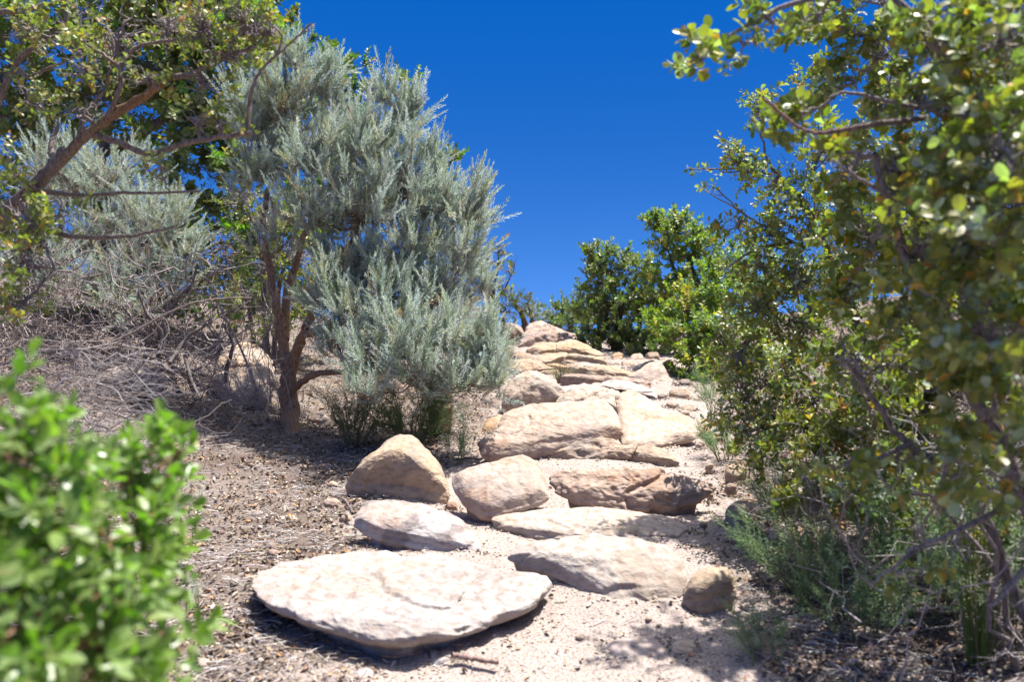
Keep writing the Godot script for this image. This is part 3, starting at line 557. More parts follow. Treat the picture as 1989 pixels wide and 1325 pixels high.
const OVAL := [[0.28, 0.75], [0.58, 1.0], [0.85, 0.68], [1.0, 0.06]]
const LOBED := [[0.2, 0.42], [0.40, 0.86], [0.50, 0.66], [0.68, 1.0], [0.78, 0.74], [0.92, 0.66], [1.0, 0.1]]
const ROUND := [[0.22, 0.72], [0.5, 1.0], [0.78, 0.92], [0.95, 0.5], [1.0, 0.1]]
const NARROW := [[0.72, 1.0], [1.0, 0.1]]
const BLADE := [[0.5, 1.0], [1.0, 0.05]]

func basis_along(dir: Vector3, roll: float) -> Basis:
	var y := dir.normalized()
	var s := y.cross(Vector3.UP if absf(y.y) < 0.95 else Vector3.RIGHT).normalized()
	var z := s.cross(y)
	return Basis(s, y, z).rotated(y, roll)

# where the leaves of one shoot sit: [transform, size factor]
func shoot_leaves(length: float, count: int, open0: float, open1: float, from := 0.15) -> Array:
	var out: Array = []
	for k in count:
		var t := lerpf(from, 1.0, (k + rf(0, 0.6)) / count)
		var a := k * 2.4 + rf(-0.4, 0.4)
		var op := lerpf(open0, open1, t) + rf(-0.25, 0.25)
		var dir := Vector3(sin(op) * cos(a), cos(op), sin(op) * sin(a))
		var b := basis_along(dir, rf(-0.6, 0.6))
		# turn the upper face towards the shoot's tip
		var want := (Vector3.UP - dir * dir.dot(Vector3.UP))
		if want.length() > 0.05:
			want = want.normalized()
			var x := dir.cross(want)
			b = Basis(x, dir, want).rotated(dir, rf(-0.7, 0.7))
		out.append([Transform3D(b, Vector3(0, t * length, 0)), rf(0.7, 1.15) * (1.0 - 0.25 * t)])
	return out

func shoot_mesh(kind: String, count: int, length: float, ll: float, lw: float, edge: Array, open0: float, open1: float, stem: Color, fold := 0.35, bend := 0.15, from := 0.15) -> ArrayMesh:
	var w := Wood.new()
	w.tube([Vector3.ZERO, Vector3(rf(-0.02, 0.02) * length, length * 0.5, 0), Vector3(0, length, 0)], [0.0016, 0.0013, 0.0008], 3, stem, stem)
	for l in shoot_leaves(length, count, open0, open1, from):
		var g := rf(0.75, 1.2)
		leaf(w, l[0], ll * l[1], lw * l[1], edge, fold, bend, Color(g, g * rf(0.96, 1.04), g * rf(0.9, 1.1)))
	return w.mesh()

var shoots := {}
func make_shoots() -> void:
	var grey := Color(0.9, 0.8, 0.7)
	shoots.sage = []
	for k in 5: shoots.sage.append(shoot_mesh("sage", 46, rf(0.11, 0.16), 0.027, 0.0052, BLADE if k % 2 else NARROW, 0.95, 0.25, grey, 0.5, 0.1, 0.05))
	shoots.oak = []
	for k in 5: shoots.oak.append(shoot_mesh("oak", 10, rf(0.06, 0.09), 0.034, 0.022, LOBED, 1.3, 0.6, Color(1.6, 1.1, 1.0)))
	shoots.far_oak = []
	for k in 4: shoots.far_oak.append(shoot_mesh("oak", 12, rf(0.09, 0.13), 0.045, 0.028, OVAL, 1.3, 0.6, Color(1.6, 1.1, 1.0)))
	shoots.small = []
	for k in 4: shoots.small.append(shoot_mesh("small", 12, rf(0.07, 0.1), 0.026, 0.014, OVAL, 1.2, 0.6, Color(1.6, 1.1, 1.0)))
	shoots.feather = []
	for k in 4: shoots.feather.append(shoot_mesh("feather", 22, rf(0.12, 0.18), 0.035, 0.0045, BLADE, 1.1, 0.5, Color(0.8, 0.9, 0.7), 0.3, 0.25))

func scatter(called: String, mesh: Mesh, mat: Material, X: Array, C: Array, parent: Node) -> MultiMeshInstance3D:
	var mm := MultiMesh.new()
	mm.transform_format = MultiMesh.TRANSFORM_3D
	mm.use_colors = true
	mm.mesh = mesh
	mm.instance_count = X.size()
	var buf := PackedFloat32Array()
	buf.resize(X.size() * 16)
	var i := 0
	for k in X.size():
		var t: Transform3D = X[k]
		var b := t.basis
		var c: Color = C[k]
		buf[i] = b.x.x; buf[i + 1] = b.y.x; buf[i + 2] = b.z.x; buf[i + 3] = t.origin.x
		buf[i + 4] = b.x.y; buf[i + 5] = b.y.y; buf[i + 6] = b.z.y; buf[i + 7] = t.origin.y
		buf[i + 8] = b.x.z; buf[i + 9] = b.y.z; buf[i + 10] = b.z.z; buf[i + 11] = t.origin.z
		buf[i + 12] = c.r; buf[i + 13] = c.g; buf[i + 14] = c.b; buf[i + 15] = 1.0
		i += 16
	mm.buffer = buf
	var o := MultiMeshInstance3D.new()
	o.name = called
	o.multimesh = mm
	o.material_override = mat
	o.set_meta("kind", "stuff")
	parent.add_child(o, true)
	return o

func pick(cols: Array) -> Color:     # [[weight, colour], ...]
	var total := 0.0
	for c in cols: total += c[0]
	var r := rf(0, total)
	for c in cols:
		r -= c[0]
		if r <= 0:
			var g := rf(0.78, 1.22)
			return Color(c[1].r * g * rf(0.93, 1.07), c[1].g * g, c[1].b * g * rf(0.9, 1.1))
	return cols[-1][1]

# ---------- a shrub: limbs given as lines, lobes of foliage carried by branches ----------
# spec: limbs [[points, r0, r1]], lobes [[centre, radii, twigs]], shoots, colours, mat, bark colours, up, size, per
func shrub(t: Node3D, spec: Dictionary) -> void:
	var base := t.position
	var bark: Color = spec.get("bark", Color(0.16, 0.13, 0.115))
	var twig: Color = spec.get("twig", Color(0.22, 0.18, 0.16))
	var bones: Array = []      # [position, radius]
	var first := true
	for l in spec.limbs:
		var w := Wood.new()
		var pts := smooth(l[0], 6, l[3] if l.size() > 3 else 0.006)
		for k in pts.size(): pts[k] -= base
		var rr := taper(pts.size(), l[1], l[2])
		for k in rr.size(): rr[k] *= rf(0.9, 1.12)
		w.tube(pts, rr, 9, bark, bark.lerp(twig, 0.6) if l.size() < 5 else l[4])
		part("trunk" if first else "branch", w.mesh(), M.bark, t)
		first = false
		for k in pts.size(): bones.append([pts[k], rr[k]])
	var fine_twigs := Wood.new()
	var X: Array = []
	var per: float = spec.get("per", 4.0)
	var upb: float = spec.get("up", 0.3)
	var sz: float = spec.get("size", 1.0)
	for lobe in spec.lobes:
		var c: Vector3 = lobe[0] - base
		var rad: Vector3 = lobe[1] if lobe[1] is Vector3 else Vector3.ONE * lobe[1]
		var best := 1e9
		var at: Array = bones[0]
		for b in bones:
			var q: Vector3 = b[0]
			var dist := q.distance_to(c) + 0.6 * maxf(0, q.y - c.y) + (0.25 if b[1] < 0.004 else 0.0)
			if dist < best:
				best = dist
				at = b
		var limb := path(at[0], c, Vector3(0, -0.12 * best, 0) + rdir() * 0.08 * best, 0.35, 8)
		var r0: float = minf(at[1] * 0.75, 0.006 + 0.012 * best)
		var rr := taper(limb.size(), r0, maxf(0.0025, r0 * 0.35))
		var w := Wood.new()
		w.tube(limb, rr, 6, bark.lerp(twig, 0.4), twig)
		part("branch", w.mesh(), M.bark, t)
		for k in range(2, limb.size()): bones.append([limb[k], rr[k]])
		for j in int(lobe[2]):
			var o := rdir() * pow(rf(0.08, 1.0), 0.45)
			var e := c + o * rad
			var s: Vector3 = limb[rng.randi_range(4, limb.size() - 1)]
			var tw := path(s, e, Vector3(0, -0.1, 0) * (e - s).length() + rdir() * 0.1 * (e - s).length(), 0.5, 5)
			fine_twigs.tube(tw, taper(6, 0.0032, 0.0011), 3, bark.lerp(twig, 0.6), twig)
			var n := int(per + rf(0, 1))
			for k in n:
				var at_t := 1.0 if k == 0 else rf(0.45, 1.0)
				var i := clampi(int(at_t * 5), 0, 4)
				var p: Vector3 = tw[i].lerp(tw[i + 1], at_t * 5 - i)
				var dir: Vector3 = (tw[i + 1] - tw[i]).normalized() * 0.5 + o * 0.45 + Vector3.UP * upb + rdir() * 0.55
				X.append(Transform3D(basis_along(dir, rf(0, TAU)).scaled(Vector3.ONE * rf(0.6, 1.32) * sz), p))
		# bare twigs
		for j in int(lobe[2] * spec.get("bare", 0.2)):
			var s: Vector3 = limb[rng.randi_range(2, limb.size() - 1)]
			var e := s + (rdir() + Vector3.UP * 0.2) * rf(0.4, 0.9) * rad.x
			fine_twigs.tube(path(s, e, rdir() * 0.1 * rad.x, 0.7, 5), taper(6, 0.003, 0.001), 3, twig, twig)
	part("twigs", fine_twigs.mesh(), M.twig, t, true)
	if spec.has("leaf"):
		single_leaves(t, spec, X)
		return
	var by: Array = []
	var cb: Array = []
	for m in spec.shoots:
		by.append([])
		cb.append([])
	for x in X:
		var v := rng.randi() % by.size()
		by[v].append(x)
		cb[v].append(pick(spec.colours))
	for v in by.size():
		if by[v].size() > 0: scatter("foliage", spec.shoots[v], spec.mat, by[v], cb[v], t)

# close plants: the 300 leaves nearest the path are leaves of their own, the rest one mass
func single_leaves(t: Node3D, spec: Dictionary, X: Array) -> void:
	var L: Dictionary = spec.leaf
	var meshes: Array = []
	for k in 3:
		var w := Wood.new()
		w.tube([Vector3.ZERO, Vector3(0, 0.1, 0.02)], [0.02, 0.015], 3, Color(1.2, 1.0, 0.6), Color(1.2, 1.0, 0.6))
		leaf(w, Transform3D(Basis.IDENTITY, Vector3(0, 0.08, 0)), 0.92, L.width * rf(0.9, 1.1), L.edge, rf(0.15, 0.4), rf(0.1, 0.35), Color.WHITE)
		meshes.append(w.mesh())
	var all: Array = []
	for x in X:
		for s in shoot_leaves(L.stem * rf(0.8, 1.3), L.count, L.open0, L.open1):
			var y: Transform3D = x * s[0]
			y.basis = y.basis * (L.length * s[1])
			all.append([y, (y.origin + t.position).distance_to(EYE) + (0.0 if in_frame(y.origin + t.position) else 50.0)])
	all.sort_custom(func(a, b): return a[1] < b[1])
	var mats: Array = []
	for k in 20:
		var m: StandardMaterial3D = spec.mat.duplicate()
		m.albedo_color = pick(spec.colours).linear_to_srgb()
		mats.append(m)
	var by := [[], [], []]
	var cb := [[], [], []]
	for k in all.size():
		if k < 300 and all[k][1] < 40:
			var o := part("leaf", meshes[k % 3], mats[rng.randi() % 20], t)
			o.transform = all[k][0]
		else:
			by[k % 3].append(all[k][0])
			cb[k % 3].append(pick(spec.colours))
	for v in 3: scatter("foliage", meshes[v], spec.mat, by[v], cb[v], t)

func in_frame(p: Vector3) -> bool:
	var d := -p.z
	return d > 0.3 and absf(p.x) < d * 0.53 and (p.y - 1.3) / d < 0.42 and (p.y - 1.3) / d > -0.31

# ---------- tufts ----------
func tuft(called: String, label: String, at: Vector3, blades: int, high: float, spread: float, wide: float, cols: Array, droop := 0.5) -> void:
	var t := thing(called, label, "grass" if called.contains("grass") else "plant", at)
	var w := Wood.new()
	for k in blades:
		var a := rf(0, TAU)
		var out := Vector3(cos(a), 0, sin(a))
		var h := high * rf(0.45, 1.1)
		var s := out * rf(0, 0.25) * spread
		var e := s + out * spread * rf(0.3, 1.1) + Vector3(0, h, 0)
		var pts := path(s, e, Vector3(0, h * droop * 0.5, 0) - out * spread * 0.15, 0.1, 4)
		var c := pick(cols)
		w.tube(pts, taper(5, wide, wide * 0.25), 3, c, c)
	part("blades", w.mesh(), M.herb, t, true)

func herb(label: String, at: Vector3, stems: int, high: float, spread: float, lean: Vector3, cols: Array, size := 1.0, kind := "feather") -> void:
	var t := thing("feathery_herb" if kind == "feather" else "leafy_herb", label, "plant", at)
	var w := Wood.new()
	var X: Array = []
	for k in stems:
		var a := rf(0, TAU)
		var e := Vector3(cos(a), 0, sin(a)) * spread * sqrt(rf(0, 1)) + lean * rf(0.4, 1.1) + Vector3(0, high * rf(0.5, 1.1), 0)
		var s := Vector3(cos(a), 0, sin(a)) * 0.03 + Vector3(0, -0.02, 0)
		var pts := path(s, e, Vector3(0, 0.15 * high, 0) * rf(0, 1), 0.25, 7)
		w.tube(pts, taper(8, 0.003, 0.001), 3, Color(0.2, 0.2, 0.12), Color(0.2, 0.24, 0.13))
		for j in 16:
			var u := rf(0.25, 1.0)
			var i := clampi(int(u * 7), 0, 6)
			var dir: Vector3 = (pts[i + 1] - pts[i]).normalized() + rdir() * 0.65
			X.append(Transform3D(basis_along(dir, rf(0, TAU)).scaled(Vector3.ONE * rf(0.4, 0.9) * size), pts[i].lerp(pts[i + 1], u * 7 - i)))
	part("stems", w.mesh(), M.twig, t, true)
	var by := [[], [], [], []]
	var cb := [[], [], [], []]
	for x in X:
		var v := rng.randi() % 4
		by[v].append(x)
		cb[v].append(pick(cols))
	for v in 4: scatter("foliage", shoots[kind][v], M.herb, by[v], cb[v], t)

func _ready() -> void:
	rng.seed = 20240611
	rough = noise(0.1, 3, 31)
	fine = noise(1.0, 4, 32)
	ridge = noise(0.1, 2, 33)
	stain = noise(0.05, 4, 34)
	# camera
	var cam := Camera3D.new()
	cam.name = "camera"
	cam.position = EYE
	cam.rotation_degrees = Vector3(3, 0, 0)
	cam.near = 0.05
	cam.far = 1000
	var lens := CameraAttributesPhysical.new()
	lens.frustum_focal_length = 12.0 / tan(deg_to_rad(20.0))
	lens.frustum_focus_distance = 5.0
	lens.exposure_aperture = 2.7
	lens.frustum_near = 0.05
	lens.frustum_far = 1000
	cam.attributes = lens
	cam.fov = 40
	add_child(cam)
	cam.current = true
	# sky, exposure
	var sky := ProceduralSkyMaterial.new()
	sky.sky_top_color = Color(0.0, 0.252, 0.52)
	sky.sky_horizon_color = Color(0.325, 0.52, 0.78)
	sky.sky_curve = 0.075
	sky.ground_bottom_color = Color(0.50, 0.44, 0.40)
	sky.ground_horizon_color = Color(0.55, 0.52, 0.50)
	sky.sun_angle_max = 50
	sky.sun_curve = 0.9
	var env := Environment.new()
	env.background_mode = Environment.BG_SKY
	env.sky = Sky.new()
	env.sky.sky_material = sky
	env.tonemap_mode = Environment.TONE_MAPPER_LINEAR
	env.tonemap_exposure = 2.4
	env.sdfgi_enabled = true
	env.ssao_enabled = true
	env.ssil_enabled = true
	var we := WorldEnvironment.new()
	we.name = "world"
	we.environment = env
	add_child(we)
	# sun: high, ahead and to the side of the trail
	var sun := DirectionalLight3D.new()
	sun.name = "sun"
	sun.light_energy = 1.6
	sun.light_color = Color(1.0, 0.985, 0.955)
	sun.light_angular_distance = 0.53
	sun.shadow_enabled = true
	add_child(sun)
	sun.look_at_from_position(Vector3(0.29, 0.945, -0.10) * 50, Vector3.ZERO, Vector3.UP)

	make_materials()
	make_ground()
	for s in STONES:
		stone(s[0], s[1], s[2], s[3], s[4], s[5], s[6], s[7], s[8], s[9])
	make_shoots()
	make_plants()
	make_dead_wood()
	make_litter()

const OAK := [[5, Color(0.182, 0.214, 0.067)], [4, Color(0.286, 0.279, 0.082)], [2, Color(0.425, 0.381, 0.102)], [0.7, Color(0.558, 0.298, 0.096)], [2.5, Color(0.401, 0.452, 0.341)]]
const OAK_FAR := [[5, Color(0.249, 0.331, 0.090)], [3, Color(0.365, 0.394, 0.100)], [1, Color(0.583, 0.468, 0.112)], [1, Color(0.406, 0.468, 0.246)]]
const OAK_DRY := [[4, Color(0.226, 0.257, 0.098)], [3, Color(0.300, 0.310, 0.117)], [1.2, Color(0.451, 0.342, 0.136)], [0.4, Color(0.510, 0.264, 0.117)]]
const SILVER := [[5, Color(0.51, 0.555, 0.505)], [3, Color(0.59, 0.63, 0.595)], [2, Color(0.39, 0.45, 0.35)], [1.0, Color(0.46, 0.455, 0.28)], [0.25, Color(0.40, 0.30, 0.19)]]
const GREEN := [[5, Color(0.215, 0.30, 0.08)], [4, Color(0.29, 0.38, 0.135)], [2, Color(0.14, 0.215, 0.06)], [0.6, Color(0.37, 0.40, 0.16)]]
const HERB := [[0.6, Color(0.475, 0.413, 0.240)], [4, Color(0.179, 0.276, 0.125)], [3, Color(0.260, 0.357, 0.187)], [2, Color(0.325, 0.423, 0.265)]]
const STRAW := [[3, Color(0.34, 0.29, 0.18)], [2, Color(0.22, 0.24, 0.11)], [1, Color(0.42, 0.36, 0.26)]]

func make_plants() -> void:
	var b := Vector3(-1.229,1.07,-5.24)
	var t := thing("sagebrush", "tall silver sagebrush with reddish shaggy trunk beside the stone steps", "shrub", b)
	shrub(t, {"limbs": [
		[[b + Vector3(0, -0.1, 0), Vector3(-1.276,1.205,-5.38), Vector3(-1.283,1.353,-5.38), Vector3(-1.279,1.501,-5.38)], 0.056, 0.044, 0.008],
		[[Vector3(-1.29,1.427,-5.38), Vector3(-1.327,1.62,-5.4), Vector3(-1.374,1.831,-5.42), Vector3(-1.43,2.076,-5.45), Vector3(-1.457,2.319,-5.45), Vector3(-1.391,2.594,-5.45)], 0.036, 0.012, 0.008],
		[[Vector3(-1.266,1.427,-5.38), Vector3(-1.186,1.6,-5.3), Vector3(-1.107,1.756,-5.25), Vector3(-0.99,1.982,-5.2), Vector3(-0.856,2.223,-5.25)], 0.034, 0.010, 0.008],
		[[Vector3(-1.18,1.614,-5.3), Vector3(-0.94,1.659,-5.1), Vector3(-0.694,1.675,-4.95), Vector3(-0.417,1.618,-4.9)], 0.026, 0.01, 0.008],
		[[Vector3(-1.265,1.294,-5.38), Vector3(-1.098,1.38,-5.2), Vector3(-0.809,1.404,-5), Vector3(-0.577,1.375,-4.9)], 0.022, 0.008, 0.008],
		[[Vector3(-1.315,1.59,-5.4), Vector3(-1.331,1.905,-5.55), Vector3(-1.234,2.293,-5.65), Vector3(-1.059,2.653,-5.7)], 0.03, 0.012, 0.008]],
		"lobes": [[Vector3(-0.969,1.786,-5.1), Vector3(0.16,0.16,0.16), 20], [Vector3(-0.845,1.91,-5.2), Vector3(0.2,0.18,0.2), 24], [Vector3(-0.938,1.566,-4.95), Vector3(0.12,0.15,0.14), 16], [Vector3(-0.646,1.735,-5), Vector3(0.2,0.18,0.18), 26], [Vector3(-0.434,1.771,-5.1), Vector3(0.2,0.2,0.2), 26], [Vector3(-0.443,1.537,-4.9), Vector3(0.18,0.16,0.16), 22], [Vector3(-0.679,1.481,-4.85), Vector3(0.15,0.13,0.14), 18], [Vector3(-0.381,1.294,-4.8), Vector3(0.15,0.1,0.14), 14], [Vector3(-1.125,2.878,-5.7), Vector3(0.35,0.3,0.2), 34], [Vector3(-0.666,2.41,-5.6), Vector3(0.35,0.3,0.2), 34], [Vector3(-0.994,2.493,-5.7), Vector3(0.3,0.3,0.2), 30], [Vector3(-0.409,2.144,-5.5), Vector3(0.2,0.25,0.2), 22], [Vector3(-1.325,3.318,-5.45), Vector3(0.05,0.12,0.1), 7], [Vector3(-1.459,3.29,-5.5), Vector3(0.08,0.14,0.1), 9], [Vector3(-1.028,3.258,-5.5), Vector3(0.05,0.12,0.1), 6], [Vector3(-0.541,2.978,-5.4), Vector3(0.05,0.1,0.1), 5], [Vector3(-0.978,1.845,-5), Vector3(0.15,0.2,0.15), 14], [Vector3(-0.687,1.618,-4.9), Vector3(0.15,0.15,0.15), 12], 
		[Vector3(-1.577,2.962,-5.5), Vector3(0.17,0.3,0.25), 40], [Vector3(-1.483,2.582,-5.4), Vector3(0.22,0.22,0.25), 34], [Vector3(-1.29,2.993,-5.45), Vector3(0.24,0.34,0.3), 60],
		[Vector3(-1.232,3.24,-5.45), Vector3(0.07,0.16,0.1), 10], [Vector3(-1.088,3.087,-5.5), Vector3(0.1,0.2,0.15), 18], [Vector3(-1.045,2.647,-5.3), Vector3(0.28,0.28,0.3), 56],
		[Vector3(-0.825,2.734,-5.4), Vector3(0.25,0.32,0.3), 60], [Vector3(-0.758,3.024,-5.45), Vector3(0.08,0.15,0.12), 12], [Vector3(-0.636,2.885,-5.45), Vector3(0.12,0.2,0.15), 22],
		[Vector3(-0.572,2.499,-5.3), Vector3(0.26,0.28,0.3), 54], [Vector3(-0.449,2.643,-5.4), Vector3(0.08,0.14,0.12), 10], [Vector3(-0.336,2.35,-5.3), Vector3(0.2,0.24,0.25), 40],
		[Vector3(-0.204,2.32,-5.3), Vector3(0.11,0.2,0.18), 24], [Vector3(-0.272,2.098,-5.2), Vector3(0.16,0.14,0.2), 22], [Vector3(-0.849,2.301,-5.2), Vector3(0.3,0.22,0.3), 48],
		[Vector3(-1.148,2.311,-5.25), Vector3(0.24,0.2,0.25), 30], [Vector3(-0.559,2.098,-5.2), Vector3(0.25,0.2,0.25), 36], [Vector3(-0.895,2.005,-5.15), Vector3(0.22,0.2,0.22), 30],
		[Vector3(-0.66,1.856,-5.1), Vector3(0.24,0.2,0.22), 34], [Vector3(-0.357,1.838,-5.2), Vector3(0.18,0.22,0.22), 30], [Vector3(-0.853,1.7,-4.92), Vector3(0.16,0.14,0.2), 20],
		[Vector3(-0.561,1.582,-4.75), Vector3(0.22,0.14,0.2), 26], [Vector3(-0.302,1.558,-4.8), Vector3(0.22,0.16,0.2), 27], [Vector3(-0.761,1.449,-4.7), Vector3(0.14,0.11,0.16), 15],
		[Vector3(-0.091,1.532,-4.8), Vector3(0.13,0.14,0.16), 21], [Vector3(-0.051,1.347,-4.75), Vector3(0.1,0.12,0.14), 16], [Vector3(-0.244,1.346,-4.7), Vector3(0.18,0.11,0.16), 21],
		[Vector3(-0.497,1.371,-4.65), Vector3(0.16,0.1,0.15), 16], [Vector3(-0.743,1.282,-4.6), Vector3(0.11,0.072,0.12), 9], [Vector3(-1.274,2.143,-5.3), Vector3(0.2,0.2,0.25), 12]],
		"shoots": shoots.sage, "colours": SILVER, "mat": M.sage, "bark": Color(0.40, 0.255, 0.16), "twig": Color(0.24, 0.19, 0.165), "up": 0.95, "per": 5.8, "bare": 0.5, "size": 1.0})

	b = Vector3(-2.6, 1.6, -6.7)
	b.y = land(b.x, b.z)
	t = thing("sagebrush", "silver sagebrush spreading low behind the bare brown oak boughs", "shrub", b)
	shrub(t, {"limbs": [[[b + Vector3(0, -0.1, 0), b + Vector3(0.05, 0.3, 0.1), b + Vector3(0.0, 0.7, 0.1)], 0.05, 0.025], [[b + Vector3(0.03, 0.2, 0.05), b + Vector3(0.5, 0.5, 0.2), Vector3(-2.352,2.282,-6.4)], 0.03, 0.012]],
		"lobes": [[Vector3(-3.243,2.867,-6.6), Vector3(0.35,0.3,0.3), 50], [Vector3(-2.76,2.806,-6.5), Vector3(0.35,0.25,0.3), 50], [Vector3(-2.459,2.478,-6.3), Vector3(0.3,0.22,0.3), 46],
		[Vector3(-2.813,2.318,-6.4), Vector3(0.35,0.22,0.3), 44], [Vector3(-2.247,2.39,-6.2), Vector3(0.16,0.22,0.2), 24], [Vector3(-2.475,2.084,-6.1), Vector3(0.3,0.12,0.25), 34], [Vector3(-2.2,1.954,-6), Vector3(0.2,0.1,0.2), 16], [Vector3(-2.75,1.943,-5.9), Vector3(0.3,0.14,0.2), 26], [Vector3(-3.046,2.074,-5.9), Vector3(0.25,0.18,0.2), 22], [Vector3(-2.371,1.795,-5.7), Vector3(0.2,0.1,0.2), 14], [Vector3(-2.071,2.154,-6), Vector3(0.15,0.15,0.2), 14]],
		"shoots": shoots.sage, "colours": SILVER, "mat": M.sage, "bark": Color(0.18, 0.13, 0.1), "twig": Color(0.23, 0.19, 0.18), "up": 0.6, "per": 4.0, "bare": 0.5, "size": 1.1})

	b = Vector3(-0.315,1.767,-7.2)
	b.y = land(b.x, b.z)
	t = thing("sagebrush", "silvery sagebrush just behind the tall one, near the pointed tan boulder", "shrub", b)
	shrub(t, {"limbs": [[[b + Vector3(0, -0.1, 0), Vector3(-0.316,1.926,-7.2), Vector3(-0.316,2.085,-7.2)], 0.03, 0.015]],
		"lobes": [[Vector3(-0.276,2.245,-7.2), Vector3(0.12,0.2,0.15), 26], [Vector3(-0.375,2.085,-7.2), Vector3(0.2,0.2,0.2), 28], [Vector3(-0.214,2.074,-7.1), Vector3(0.08,0.14,0.12), 14]],
		"shoots": shoots.sage, "colours": SILVER, "mat": M.sage, "up": 0.9, "per": 4.0})

	# the boughs of an oak reaching over the litter bank
	b = Vector3(-2.15, 0.9, -3.3)
	b.y = land(b.x, b.z)
	t = thing("oak_tree", "crooked oak with bare brown boughs and yellow-green leaves over the litter bank", "tree", b)
	var g := Color(0.14, 0.115, 0.105)
